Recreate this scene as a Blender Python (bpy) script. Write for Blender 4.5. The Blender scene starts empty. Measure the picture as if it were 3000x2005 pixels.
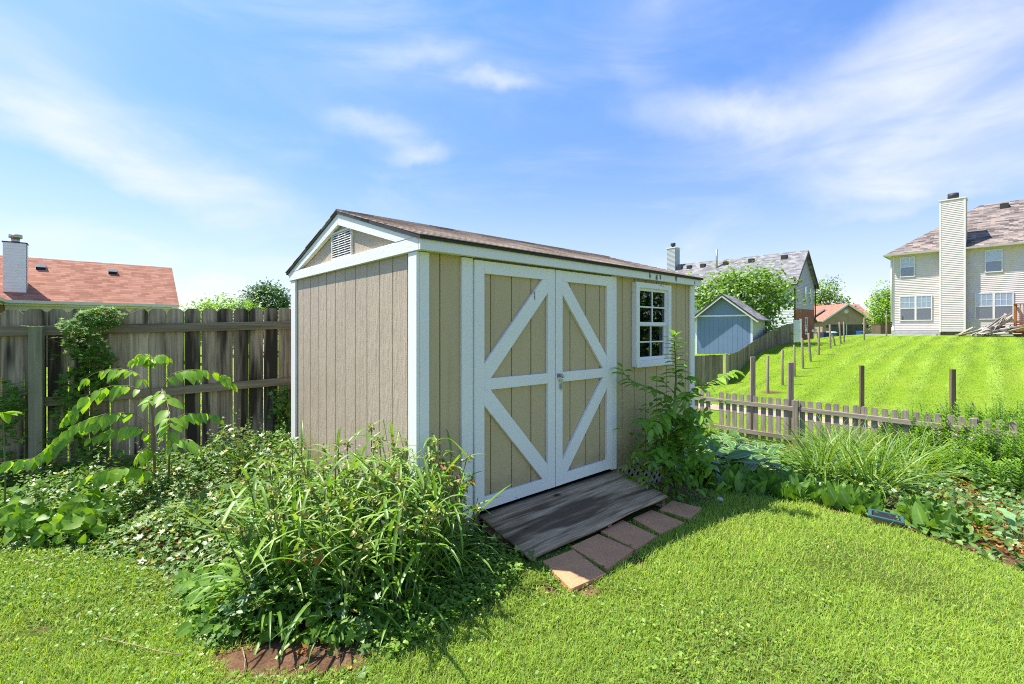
import bpy, bmesh, math, random
import numpy as np
from mathutils import Vector, Matrix

sc = bpy.context.scene
COL = sc.collection
R = math.radians
rng = np.random.default_rng(11)
random.seed(5)

# ------------------------------------------------------------------ camera
CAM_H = 1.45
cam_d = bpy.data.cameras.new("camera")
cam = bpy.data.objects.new("camera", cam_d)
COL.objects.link(cam)
cam.location = (0, 0, CAM_H)
cam.rotation_euler = (R(90), 0, 0)
cam_d.sensor_width = 36
cam_d.lens = 36 * 1375 / 3000
cam_d.shift_y = -(1002.5 - 967) / 3000
cam_d.clip_end = 3000
cam_d.clip_start = 0.05
sc.camera = cam

# ------------------------------------------------------------------ light
SUN_EL, SUN_STRENGTH, SKY_STRENGTH, EXPOSURE = R(63), 4.2, 0.14, 1.15
SUN_DIR = Vector((-0.978 * math.cos(SUN_EL), 0.206 * math.cos(SUN_EL), math.sin(SUN_EL)))
sun_d = bpy.data.lights.new("sun", 'SUN')
sun_d.energy = SUN_STRENGTH
sun_d.angle = R(0.53)
sun_d.color = (1.0, 0.955, 0.88)
sun = bpy.data.objects.new("sun", sun_d)
COL.objects.link(sun)
sun.rotation_euler = SUN_DIR.to_track_quat('Z', 'Y').to_euler()
sun.location = (-20, 5, 40)

sc.view_settings.view_transform = 'Standard'
sc.view_settings.look = 'None'
sc.view_settings.exposure = EXPOSURE
sc.view_settings.gamma = 1
sc.cycles.max_bounces = 8
sc.cycles.diffuse_bounces = 4
sc.cycles.glossy_bounces = 3
sc.cycles.transmission_bounces = 6
sc.cycles.transparent_max_bounces = 12
sc.cycles.sample_clamp_indirect = 6
sc.cycles.use_denoising = False
sc.cycles.filter_width = 1.05
sc.cycles.use_adaptive_sampling = False


class NT:
    """small node-graph writer"""
    def __init__(s, nt):
        s.nt = nt
        s.k = 0

    def n(s, typ, ins=None, **props):
        nd = s.nt.nodes.new(typ)
        for k, v in props.items():
            setattr(nd, k, v)
        for k, v in (ins or {}).items():
            sock = nd.inputs[k]
            if isinstance(v, bpy.types.NodeSocket):
                s.nt.links.new(v, sock)
            elif v is not None:
                if sock.type == 'RGBA' and len(v) == 3:
                    v = (*v, 1)
                sock.default_value = v
        return nd

    def math(s, op, a, b=None, c=None, clamp=False):
        i = {0: a}
        if b is not None: i[1] = b
        if c is not None: i[2] = c
        return s.n('ShaderNodeMath', i, operation=op, use_clamp=clamp).outputs[0]

    def mix(s, f, a, b, mode='MIX'):
        nd = s.n('ShaderNodeMix', None, data_type='RGBA', blend_type=mode)
        for idx, v in ((0, f), (6, a), (7, b)):
            sock = nd.inputs[idx]
            if isinstance(v, bpy.types.NodeSocket): s.nt.links.new(v, sock)
            else: sock.default_value = (*v, 1) if (idx and len(v) == 3) else v
        return nd.outputs[2]

    def ramp(s, f, stops, interp='LINEAR'):
        nd = s.n('ShaderNodeValToRGB', {0: f})
        cr = nd.color_ramp
        cr.interpolation = interp
        while len(cr.elements) < len(stops): cr.elements.new(0.5)
        for e, (p, c) in zip(cr.elements, stops):
            e.position = p
            e.color = (*c, 1) if len(c) == 3 else c
        return nd.outputs[0]

    def rng(s, v, a, b, c=0., d=1., smooth=True):
        return s.n('ShaderNodeMapRange', {0: v, 1: a, 2: b, 3: c, 4: d},
                   interpolation_type='SMOOTHSTEP' if smooth else 'LINEAR').outputs[0]

    def noise(s, vec, scale, detail=3, rough=0.55, dist=0.0):
        return s.n('ShaderNodeTexNoise', {'Vector': vec, 'Scale': scale, 'Detail': detail,
                                          'Roughness': rough, 'Distortion': dist}).outputs[0]

    def mapping(s, vec, loc=(0, 0, 0), rot=(0, 0, 0), scl=(1, 1, 1), typ='POINT'):
        return s.n('ShaderNodeMapping', {0: vec, 1: loc, 2: rot, 3: scl}, vector_type=typ).outputs[0]


# ------------------------------------------------------------------ sky
def make_world():
    w = bpy.data.worlds.new("World")
    sc.world = w
    w.use_nodes = True
    nt = w.node_tree
    nt.nodes.clear()
    g = NT(nt)
    sky = g.n('ShaderNodeTexSky', None, sky_type='NISHITA', sun_disc=False, sun_elevation=SUN_EL,
              sun_rotation=math.atan2(SUN_DIR.x, SUN_DIR.y), altitude=100, air_density=1.0, dust_density=0.35, ozone_density=6.0)
    gen = g.n('ShaderNodeTexCoord').outputs['Generated']
    sep = g.n('ShaderNodeSeparateXYZ', {0: gen})
    az = g.math('ARCTAN2', sep.outputs[0], sep.outputs[1])
    el = g.math('ARCSINE', sep.outputs[2])
    ae = g.n('ShaderNodeCombineXYZ', {0: az, 1: el, 2: 0.0}).outputs[0]
    # warp the angles so cloud edges are ragged
    nz = g.n('ShaderNodeTexNoise', {'Vector': gen, 'Scale': 5.0, 'Detail': 6, 'Roughness': 0.6})
    wv = g.n('ShaderNodeVectorMath', {0: nz.outputs[1], 1: (0.5, 0.5, 0.5)}, operation='SUBTRACT').outputs[0]
    wv = g.n('ShaderNodeVectorMath', {0: wv, 'Scale': 0.11}, operation='SCALE').outputs[0]
    aw = g.n('ShaderNodeVectorMath', {0: ae, 1: wv}, operation='ADD').outputs[0]

    def ang(px, py):
        u, v = (px - 1173) / 1075, (756 - py) / 1075
        return math.atan(u), math.atan(v / math.hypot(1, u))
    # px, py, half-length, half-width (degrees), tilt, strength, softness
    blobs = [(1140, 188, 6.5, 1.5, -2, 0.75), (850, 297, 6.0, 1.9, -4, 0.7), (950, 362, 5.0, 1.5, 4, 0.6),
             (960, 118, 7, 1.6, 8, 0.28), (200, 345, 20, 2.2, -25, 0.42), (120, 220, 16, 4.6, -22, 0.36),
             (520, 440, 18, 3.4, -17, 0.4), (1650, 262, 11, 2.8, -10, 0.62), (1900, 225, 17, 5.0, 14, 0.46),
             (2230, 110, 13, 8, 30, 0.5), (2250, 320, 17, 4.5, 6, 0.52), (2250, 410, 14, 2.0, -3, 0.5),
             (1480, 170, 4.5, 1.8, -30, 0.2), (300, 570, 22, 3.0, -5, 0.5), (490, 636, 3.6, 1.6, 0, 1.0), (540, 668, 5.0, 1.6, 0, 0.8),
             (1950, 680, 7, 1.6, 0, 0.7), (2050, 490, 6, 1.0, 0, 0.35), (1350, 640, 40, 5, 0, 0.35), (60, 70, 12, 5, 20, 0.2), (1500, 30, 9, 4, 10, 0.22)]
    streak = g.noise(g.mapping(gen, scl=(1.3, 1.3, 4.0), rot=(0, 0.12, 0.0)), 2.6, 8, 0.55, 1.1)
    streak = g.rng(streak, 0.28, 0.7, 0.55, 1.1)
    tot = None
    for px, py, a, b, tilt, st in blobs:
        a0, e0 = ang(px, py)
        m = g.mapping(aw, loc=(a0, e0, 0), rot=(0, 0, R(tilt)), scl=(R(a), R(b), 1), typ='TEXTURE')
        ln = g.n('ShaderNodeVectorMath', {0: m}, operation='LENGTH').outputs['Value']
        k = g.rng(ln, 1.25, 0.0, 0.0, st)
        tot = k if tot is None else g.math('MAXIMUM', tot, k) if st > 0.9 else g.math('ADD', tot, k)
    gen_c = g.rng(g.noise(g.mapping(gen, scl=(1, 1, 3.5)), 1.7, 7, 0.58, 0.8), 0.40, 0.78, 0.0, 0.36)
    tot = g.math('ADD', tot, gen_c)
    tot = g.math('MULTIPLY', tot, streak, clamp=True)
    low = g.rng(el, R(20), R(1), 0.0, 0.4)
    tot = g.math('MAXIMUM', tot, low)
    tint = g.mix(1.0, sky.outputs[0], g.ramp(g.rng(el, R(0), R(36), 0, 1, False), [(0.0, SKY_LOW), (1.0, SKY_TINT)]), 'MULTIPLY')
    colr = g.mix(g.math('MULTIPLY', tot, 0.94), tint, CLOUD)
    # below the horizon nothing is seen but the ground sheet
    bg = g.n('ShaderNodeBackground', {0: colr, 1: SKY_STRENGTH})
    out = g.n('ShaderNodeOutputWorld', {0: bg.outputs[0]})


SKY_TINT = (0.64, 0.80, 0.97)
SKY_LOW = (0.71, 0.57, 0.60)
CLOUD = (3.15, 3.3, 3.5)
make_world()


# ------------------------------------------------------------------ tagging / linking helpers
def tag(o, label=None, cat=None, group=None, kind=None):
    if label: o['label'] = label
    if cat: o['category'] = cat
    if group: o['group'] = group
    if kind: o['kind'] = kind
    return o


def empty(name, loc, rz=0.0, label=None, cat=None, group=None):
    o = bpy.data.objects.new(name, None)
    o.empty_display_size = 0.2
    o.location = loc
    o.rotation_euler = (0, 0, rz)
    COL.objects.link(o)
    return tag(o, label, cat, group)


def link(name, me, material=None, parent=None):
    o = bpy.data.objects.new(name, me)
    COL.objects.link(o)
    if material is not None:
        me.materials.append(material)
    if parent is not None:
        o.parent = parent
    return o


def copy_tree(o, parent=None):
    c = o.copy()
    COL.objects.link(c)
    if parent is not None: c.parent = parent
    for ch in [x for x in COL.objects if x.parent == o]:
        copy_tree(ch, c)
    return c


class MB:
    """collects boxes, prisms and tubes into one mesh"""
    def __init__(s):
        s.v = []; s.f = []; s.sm = []

    def add(s, verts, faces, smooth=False):
        o = len(s.v)
        s.v += [tuple(p) for p in verts]
        s.f += [tuple(i + o for i in f) for f in faces]
        s.sm += [smooth] * len(faces)

    def box(s, x0, x1, y0, y1, z0, z1, M=None):
        vs = [(x, y, z) for z in (z0, z1) for y in (y0, y1) for x in (x0, x1)]
        if M is not None: vs = [M @ Vector(p) for p in vs]
        s.add(vs, [(0, 2, 3, 1), (4, 5, 7, 6), (0, 1, 5, 4), (2, 6, 7, 3), (0, 4, 6, 2), (1, 3, 7, 5)])

    def beam(s, a, b, w, t, up=(0, 0, 1), ext=0.0):
        """rectangular bar from a to b; w across, t along 'up'"""
        a, b, up = Vector(a), Vector(b), Vector(up)
        d = (b - a).normalized()
        a = a - d * ext; b = b + d * ext
        side = d.cross(up).normalized()
        u2 = side.cross(d).normalized()
        vs = []
        for p in (a, b):
            for i, j in ((-1, -1), (1, -1), (1, 1), (-1, 1)):
                vs.append(p + side * (i * w / 2) + u2 * (j * t / 2))
        s.add(vs, [(3, 2, 1, 0), (4, 5, 6, 7), (0, 1, 5, 4), (1, 2, 6, 5), (2, 3, 7, 6), (3, 0, 4, 7)])

    def prism(s, poly, ext, M=None):
        """poly: 3-D points, ext: extrusion vector"""
        n = len(poly)
        e = Vector(ext)
        a = [Vector(p) for p in poly]
        vs = a + [p + e for p in a]
        if M is not None: vs = [M @ p for p in vs]
        nrm = sum((a[i].cross(a[(i + 1) % n]) for i in range(n)), Vector())
        fl = nrm.dot(e) > 0
        f = [tuple(range(n)), tuple(range(2 * n - 1, n - 1, -1))]
        f += [((i + 1) % n, i, i + n, (i + 1) % n + n) for i in range(n)]
        if fl: f = [tuple(reversed(q)) for q in f]
        s.add(vs, f)

    def tube(s, pts, rad, n=6, cap=True):
        pts = [Vector(p) for p in pts]
        if not hasattr(rad, '__len__'): rad = [rad] * len(pts)
        vs = []; fs = []
        ref = Vector((0.31, 0.17, 0.93))
        for i, p in enumerate(pts):
            d = (pts[min(i + 1, len(pts) - 1)] - pts[max(i - 1, 0)]).normalized()
            if abs(d.dot(ref)) > 0.95: ref = Vector((0.9, 0.3, 0.1))
            a = d.cross(ref).normalized(); b = d.cross(a)
            for k in range(n):
                t = 2 * math.pi * k / n
                vs.append(p + (a * math.cos(t) + b * math.sin(t)) * rad[i])
        for i in range(len(pts) - 1):
            for k in range(n):
                fs.append((i * n + k, (i + 1) * n + k, (i + 1) * n + (k + 1) % n, i * n + (k + 1) % n))
        if cap:
            fs.append(tuple(range(n))); fs.append(tuple(reversed(range((len(pts) - 1) * n, len(pts) * n))))
        s.add(vs, fs, True)

    def build(s, name, material=None, parent=None, bevel=0.0):
        me = bpy.data.meshes.new(name)
        me.from_pydata(s.v, [], s.f)
        me.polygons.foreach_set('use_smooth', s.sm)
        me.update()
        o = link(name, me, material, parent)
        if bevel:
            md = o.modifiers.new("edge", 'BEVEL')
            md.width = bevel; md.segments = 2; md.limit_method = 'ANGLE'; md.angle_limit = R(40)
        return o


class Leaves:
    """collects many copies of leaf-sized templates into one mesh (numpy)"""
    def __init__(s):
        s.V = []; s.F = []; s.A = []; s.B = []; s.n = 0

    def add(s, tv, tf, pos, rot, scl, rnd, part=None):
        """tv (k,3), tf (m,3) triangles, pos (n,3), rot (n,3,3), scl (n,) or (n,3), rnd (n,)"""
        tv = np.asarray(tv, float); tf = np.asarray(tf, int)
        pos = np.atleast_2d(pos); n = len(pos); k = len(tv)
        scl = np.asarray(scl, float)
        if scl.ndim == 1: scl = scl[:, None]
        loc = tv[None] * scl[:, None, :]
        v = np.einsum('nij,nkj->nki', rot, loc) + pos[:, None, :]
        f = tf[None] + (np.arange(n) * k)[:, None, None] + s.n
        s.V.append(v.reshape(-1, 3)); s.F.append(f.reshape(-1, 3))
        s.A.append(np.repeat(rnd, k))
        s.B.append(np.tile(np.zeros(k) if part is None else part, n))
        s.n += n * k

    def raw(s, v, f, rnd, part=None):
        v = np.asarray(v, float)
        s.V.append(v); s.F.append(np.asarray(f, int) + s.n)
        s.A.append(np.full(len(v), rnd) if np.isscalar(rnd) else np.asarray(rnd))
        s.B.append(np.zeros(len(v)) if part is None else np.asarray(part)); s.n += len(v)

    def build(s, name, material, parent=None, smooth=True):
        V = np.concatenate(s.V).astype(np.float32); F = np.concatenate(s.F).astype(np.int32)
        me = bpy.data.meshes.new(name)
        me.vertices.add(len(V)); me.vertices.foreach_set('co', V.ravel())
        me.loops.add(F.size); me.loops.foreach_set('vertex_index', F.ravel())
        me.polygons.add(len(F)); me.polygons.foreach_set('loop_start', np.arange(0, F.size, 3, dtype=np.int32))
        me.polygons.foreach_set('use_smooth', np.full(len(F), smooth))
        at = me.attributes.new('rnd', 'FLOAT', 'POINT'); at.data.foreach_set('value', np.concatenate(s.A).astype(np.float32))
        at = me.attributes.new('rim', 'FLOAT', 'POINT'); at.data.foreach_set('value', np.concatenate(s.B).astype(np.float32))
        me.update()
        return link(name, me, material, parent)


def frames(d, up=None, roll=None):
    """rotation matrices whose local +Y runs along d and local +Z leans to 'up'"""
    d = np.atleast_2d(np.asarray(d, float)); n = len(d)
    d = d / np.linalg.norm(d, axis=1, keepdims=True)
    up = np.tile((0., 0., 1.), (n, 1)) if up is None else np.broadcast_to(np.asarray(up, float), (n, 3)).copy()
    x = np.cross(d, up)
    l = np.linalg.norm(x, axis=1, keepdims=True)
    bad = l[:, 0] < 1e-3
    x[bad] = (1, 0, 0); l[bad] = 1
    x /= l
    z = np.cross(x, d)
    if roll is not None:
        c, s_ = np.cos(roll)[:, None], np.sin(roll)[:, None]
        x, z = x * c + z * s_, z * c - x * s_
    return np.stack((x, d, z), axis=2)


# leaf templates: base at origin, tip along +Y, face up +Z; last array = distance to the rim (for margins)
def leaf_oval(w=0.5, fold=0.12, droop=0.15, n=4, pk=0.4):
    vs = []; 
    ys = np.linspace(0, 1, n + 2)
    for i, y in enumerate(ys):
        ww = w / 2 * (math.sin(math.pi * y ** (math.log(0.5) / math.log(pk)))) ** 0.8 if 0 < i < n + 1 else 0.0
        z = -droop * y * y
        if ww == 0: vs.append((0, y, z))
        else: vs += [(-ww, y, z + fold * ww * 2), (0, y, z), (ww, y, z + fold * ww * 2)]
    f = [(0, 2, 1), (0, 3, 2)]
    for i in range(n - 1):
        a = 1 + 3 * i
        for q in ((a, a + 1, a + 4, a + 3), (a + 1, a + 2, a + 5, a + 4)):
            f += [(q[0], q[1], q[2]), (q[0], q[2], q[3])]
    a = 1 + 3 * (n - 1); t = a + 3
    f += [(a, a + 1, t), (a + 1, a + 2, t)]
    rim = np.ones(len(vs)); 
    for i in range(n): rim[2 + 3 * i] = 0
    rim[0] = 0.3
    return np.array(vs), np.array(f), rim


def leaf_lobed(lobes=5, depth=0.5, cup=0.08):
    pts = [(0, 0.42, 0.0)]
    m = lobes * 2 + 1
    for i in range(m):
        a = -math.pi * 0.86 + i / (m - 1) * math.pi * 1.72
        r = (0.58 if i % 2 else 0.58 * depth) * (1.0 - 0.22 * abs(a) / math.pi)
        if i in (0, m - 1): r = 0.2
        pts.append((math.sin(a) * r, 0.42 + math.cos(a) * r, cup * (1 if i % 2 else -0.4)))
    pts.append((0, 0.1, 0))
    k = len(pts)
    f = [(0, i + 1, i) for i in range(1, k - 1)] + [(0, 1, k - 1)]
    rim = np.ones(k); rim[0] = 0
    return np.array(pts), np.array(f), rim


OVAL = leaf_oval(0.52, 0.14, 0.16)
LANCE = leaf_oval(0.32, 0.15, 0.22)
SMALL = leaf_oval(0.62, 0.1, 0.1, n=2)
LOBED = leaf_lobed(5, 0.45)
LOBED3 = leaf_lobed(3, 0.5)


def dirs(n, tilt_mean, tilt_sd, az=None):
    """leaf pointing directions: tilt above horizontal in radians"""
    az = rng.uniform(0, 2 * np.pi, n) if az is None else az
    t = rng.normal(tilt_mean, tilt_sd, n)
    return np.stack((np.cos(az) * np.cos(t), np.sin(az) * np.cos(t), np.sin(t)), 1)


def ribbon(L, pts, w0, rnd, up=(0, 0, 1), fold=0.25):
    """a strap leaf along a polyline, folded along its midrib, tapering to a point"""
    pts = np.asarray(pts, float); n = len(pts)
    d = np.gradient(pts, axis=0); d /= np.linalg.norm(d, axis=1, keepdims=True) + 1e-9
    sd = np.cross(d, np.asarray(up, float)); l = np.linalg.norm(sd, axis=1, keepdims=True); 
    sd = np.where(l < 0.05, np.array([[1., 0, 0]]), sd / np.maximum(l, 1e-6))
    nn = np.cross(sd, d)
    t = np.linspace(0, 1, n)
    w = w0 / 2 * np.clip((1 - t) ** 0.6 * (0.7 + 0.9 * t), 0.02, 1.2)
    v = np.stack((pts - sd * w[:, None] + nn * (w * fold * 2)[:, None], pts, pts + sd * w[:, None] + nn * (w * fold * 2)[:, None]), 1).reshape(-1, 3)
    f = []
    for i in range(n - 1):
        a = 3 * i
        f += [(a, a + 1, a + 4), (a, a + 4, a + 3), (a + 1, a + 2, a + 5), (a + 1, a + 5, a + 4)]
    L.raw(v, f, rnd, np.tile((1., 0., 1.), n))


# ------------------------------------------------------------------ picture measurements -> world
def S(px, py, y):
    """point at depth y seen at photo pixel (3000 wide)"""
    return Vector(((px - 1500) / 1375 * y, y, CAM_H + (967 - py) / 1375 * y))


NRM = np.array((0.716, 0.70)); TAN = np.array((-0.70, 0.716)); PF = np.array((4.41, 10.0))
_tp = np.array([-400, -30, -12, -8, -6.2, -4.6, -2.6, -1, 0, 3, 6.2, 9, 11, 13.2, 17.5, 22, 28, 36, 900])
_zp = np.array([0.1, 0.1, 0.03, 0, -0.08, -0.27, -0.58, -0.76, -0.80, -0.80, -0.58, -0.30, -0.08, 0.30, 0.55, 0.75, 1.08, 1.15, 1.15])
_tf = np.arange(-60, 60, 0.05)
_zf = np.interp(_tf, _tp, _zp)
_kk = np.exp(-0.5 * (np.arange(-30, 31) / 12.0) ** 2); _kk /= _kk.sum()
_zf = np.convolve(np.pad(_zf, 30, 'edge'), _kk, 'valid')


def _sm(x): x = np.clip(x, 0, 1); return x * x * (3 - 2 * x)


def H(x, y):
    x = np.asarray(x, float); y = np.asarray(y, float)
    t = (x - PF[0]) * NRM[0] + (y - PF[1]) * NRM[1]
    s = (x - PF[0]) * TAN[0] + (y - PF[1]) * TAN[1]
    z = np.interp(t, _tf, _zf)
    z = z - 0.4 * _sm((s - 1.2) / 2) * np.exp(-((t - 8.5) / 3.5) ** 2)
    z = z - 0.62 * _sm((s - 2.5) / 5) * _sm((t - 18) / 8)
    return z


def h(x, y): return float(H(x, y))


def ground_at(px, py):
    """where the ray through photo pixel (3000 wide) meets the ground"""
    ys = np.arange(1.2, 90, 0.01)
    zr = CAM_H + (967 - py) / 1375 * ys
    hh = H((px - 1500) / 1375 * ys, ys)
    i = np.argmax(zr < hh) if (zr < hh).any() else len(ys) - 1
    y = ys[i]
    return Vector(((px - 1500) / 1375 * y, y, float(hh[i])))


def gd(px, py):
    """same, for pixels of the 2346-wide picture"""
    return ground_at(px * 1.2788, py * 1.2788)


def inpoly(x, y, poly):
    ins = np.zeros(np.shape(x), bool)
    n = len(poly)
    for i in range(n):
        x0, y0 = poly[i][0], poly[i][1]; x1, y1 = poly[(i + 1) % n][0], poly[(i + 1) % n][1]
        c = ((y0 > y) != (y1 > y)) & (x < (x1 - x0) * (y - y0) / (y1 - y0 + 1e-12) + x0)
        ins ^= c
    return ins


def edge_dist(x, y, poly):
    d = np.full(np.shape(x), 1e9)
    for i in range(len(poly)):
        a = np.array(poly[i][:2]); b = np.array(poly[(i + 1) % len(poly)][:2])
        ab = b - a
        t = np.clip(((x - a[0]) * ab[0] + (y - a[1]) * ab[1]) / (ab @ ab + 1e-12), 0, 1)
        d = np.minimum(d, np.hypot(x - a[0] - t * ab[0], y - a[1] - t * ab[1]))
    return d


D1 = Vector((0.7427, 0.6697, 0)); D2 = Vector((-0.6697, 0.7427, 0))
RZ = math.atan2(0.6697, 0.7427)


# ------------------------------------------------------------------ materials
def newmat(name):
    m = bpy.data.materials.new(name)
    m.use_nodes = True
    nt = m.node_tree
    nt.nodes.clear()
    g = NT(nt)
    return m, g


def finish(g, bsdf):
    g.n('ShaderNodeOutputMaterial', {0: bsdf})


def principled(g, color, rough=0.6, normal=None, spec=0.35, metallic=0.0):
    return g.n('ShaderNodeBsdfPrincipled', {'Base Color': color, 'Roughness': rough, 'Normal': normal,
                                            'Specular IOR Level': spec, 'Metallic': metallic}).outputs[0]


def bump(g, hgt, strength=0.5, dist=0.01):
    return g.n('ShaderNodeBump', {'Height': hgt, 'Strength': strength, 'Distance': dist}).outputs[0]


def objco(g): return g.n('ShaderNodeTexCoord').outputs['Object']


def wood_mat(name, dark, mid, light, axis='Z', fine=1.0, bumpd=0.004, rough=0.85, stain=None, per_board=None):
    """weathered boards: streaks along the grain, blotches across; per_board=(axis, pitch) varies tone board to board"""
    m, g = newmat(name)
    co = objco(g)
    sc_ = {'X': (1.2, 26, 26), 'Y': (26, 1.2, 26), 'Z': (26, 26, 1.2)}[axis]
    sc_ = tuple(v * fine for v in sc_)
    grain = g.noise(g.mapping(co, scl=sc_), 1.6, 5, 0.62, 0.3)
    blot = g.noise(g.mapping(co, scl=tuple(0.35 * v ** 0.6 for v in sc_)), 1.3, 4, 0.6)
    f = g.math('ADD', g.math('MULTIPLY', grain, 0.55), g.math('MULTIPLY', blot, 0.45))
    col = g.ramp(f, [(0.30, dark), (0.5, mid), (0.72, light)])
    if per_board:
        ax, pitch = per_board
        sp = g.n('ShaderNodeSeparateXYZ', {0: co}).outputs['XYZ'.index(ax)]
        cell = g.math('FLOOR', g.math('DIVIDE', sp, pitch))
        wn = g.n('ShaderNodeTexWhiteNoise', {'W': cell}, noise_dimensions='1D').outputs[0]
        col = g.mix(1.0, col, g.ramp(wn, [(0, (0.62, 0.6, 0.58)), (1, (1.25, 1.22, 1.15))]), 'MULTIPLY')
    if stain:
        sn = g.noise(g.mapping(co, scl=tuple(0.5 * v ** 0.8 for v in sc_)), 0.9, 3, 0.6)
        col = g.mix(g.rng(sn, 0.48, 0.62), col, stain)
    knots = g.n('ShaderNodeTexVoronoi', {'Vector': g.mapping(co, scl=tuple(3.0 if v > 5 else 1.3 for v in sc_)), 'Scale': 1.1}).outputs[0]
    col = g.mix(g.rng(knots, 0.09, 0.03), col, tuple(c * 0.55 for c in dark))
    finish(g, principled(g, col, rough, bump(g, grain, 0.7, bumpd), 0.08))
    return m


def paint_mat(name, color, grain_axis='Z', wear=0.0, strength=0.35, rough=0.55, emboss=0.0, dirt=0.12, splash=False, peel=()):
    m, g = newmat(name)
    co = objco(g)
    sc_ = {'X': (1.5, 30, 30), 'Y': (30, 1.5, 30), 'Z': (30, 30, 2.6)}[grain_axis]
    grain = g.noise(g.mapping(co, scl=sc_), 1.5, 2, 0.5, 0.5)
    fine = g.noise(co, 140, 2, 0.6)
    hgt = g.math('ADD', grain, g.math('MULTIPLY', fine, 0.05))
    big = g.noise(co, 1.7, 4, 0.6)
    col = g.mix(g.rng(big, 0.35, 0.75, 0.0, dirt), color, tuple(c * 0.62 for c in color))
    for (px_, pz_, r_) in peel:
        dv = g.n('ShaderNodeVectorMath', {0: g.mapping(co, loc=(-px_ * 1.6, 0, -pz_), scl=(1.6, 0.0, 1.0))}, operation='LENGTH').outputs['Value']
        pk = g.math('ADD', g.math('DIVIDE', dv, r_), g.math('MULTIPLY', g.noise(g.mapping(co, scl=(3, 3, 1)), 24, 4, 0.7), 1.6))
        col = g.mix(g.rng(pk, 1.28, 1.12), col, (0.13, 0.12, 0.105))
    if splash:
        zz = g.n('ShaderNodeSeparateXYZ', {0: co}).outputs[2]
        sp_ = g.math('ADD', zz, g.math('MULTIPLY', g.noise(co, 9, 5, 0.7), 0.5))
        col = g.mix(g.rng(sp_, 0.72, 0.38, 0.0, 0.55), col, (0.2, 0.14, 0.085))
        run = g.noise(g.mapping(co, scl=(9, 9, 0.35)), 1.5, 4, 0.6)
        col = g.mix(g.rng(run, 0.56, 0.72, 0.0, 0.22), col, tuple(c * 0.55 for c in color))
    if emboss:
        # pressed wood grain of the siding sheets: wavy cathedral figure
        wv = g.n('ShaderNodeTexWave', {'Vector': g.mapping(co, scl=(7, 7, 1.0)), 'Scale': 1.4, 'Distortion': 7.0, 'Detail': 4.0, 'Detail Scale': 1.6},
                 wave_type='BANDS', bands_direction='X').outputs[1]
        nz2 = g.noise(g.mapping(co, scl=(60, 60, 9)), 1.0, 4, 0.7)
        hgt = g.math('ADD', g.math('MULTIPLY', wv, 0.35), g.math('ADD', nz2, g.math('MULTIPLY', fine, 0.2)))
    if wear:
        wn = g.noise(g.mapping(co, scl=tuple(0.35 * v ** 0.75 for v in sc_)), 2.6, 6, 0.7, 0.4)
        wf = g.rng(wn, 0.70 - wear * 0.12, 0.74 - wear * 0.12)
        col = g.mix(wf, col, (0.16, 0.145, 0.125))
        hgt = g.math('SUBTRACT', hgt, g.math('MULTIPLY', wf, 0.8))
    finish(g, principled(g, col, rough, bump(g, hgt, strength, 0.004 if not emboss else 0.009), 0.35))
    return m


def plain_mat(name, color, rough=0.5, metallic=0.0, var=0.15, scale=6.0, spec=0.4, bmp=0.0):
    m, g = newmat(name)
    co = objco(g)
    nz = g.noise(co, scale, 4, 0.6)
    col = g.mix(g.rng(nz, 0.3, 0.75, 0.0, 1.0), tuple(c * (1 + var) for c in color), tuple(c * (1 - var) for c in color))
    nrm = bump(g, g.noise(co, scale * 12, 3, 0.6), bmp, 0.004) if bmp else None
    finish(g, principled(g, col, rough, nrm, spec, metallic))
    return m


def shingle_mat(name, cols, row=0.14, tab=0.3, axis='X', mortar=0.35):
    """asphalt shingles; the mesh carries uv: u along the eave (m), v up the slope (m)"""
    m, g = newmat(name)
    uv = g.n('ShaderNodeTexCoord').outputs['UV']
    br = g.n('ShaderNodeTexBrick', {'Vector': uv, 'Color1': (0, 0, 0), 'Color2': (1, 1, 1), 'Mortar': (0.5, 0.5, 0.5), 'Scale': 1.0,
                                    'Mortar Size': 0.004, 'Mortar Smooth': 0.2, 'Brick Width': tab, 'Row Height': row}, offset=0.5)
    wob = g.noise(g.mapping(uv, scl=(4.5, 9, 1)), 2.2, 4, 0.6)
    f = g.math('ADD', g.math('MULTIPLY', g.n('ShaderNodeSeparateColor', {0: br.outputs[0]}).outputs[0], 0.55), g.math('MULTIPLY', wob, 0.5))
    col = g.ramp(f, [(0.2, cols[0]), (0.5, cols[1]), (0.8, cols[2])])
    gr = g.noise(uv, 60, 3, 0.7)
    col = g.mix(0.5, col, g.ramp(gr, [(0.3, (0.55, 0.55, 0.55)), (0.7, (1.35, 1.35, 1.35))]), 'MULTIPLY')
    # butt line at each course
    v = g.n('ShaderNodeSeparateXYZ', {0: uv}).outputs[1]
    fr = g.math('FRACT', g.math('DIVIDE', v, row))
    butt = g.rng(fr, 0.0, 0.13, mortar, 1.0)
    hgt = g.math('ADD', g.math('SUBTRACT', 1.0, fr), g.math('MULTIPLY', gr, 0.3))
    col = g.mix(1.0, col, g.n('ShaderNodeCombineColor', {0: butt, 1: butt, 2: butt}).outputs[0], 'MULTIPLY')
    finish(g, principled(g, col, 0.9, bump(g, hgt, 0.6, 0.012), 0.15))
    return m


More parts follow.
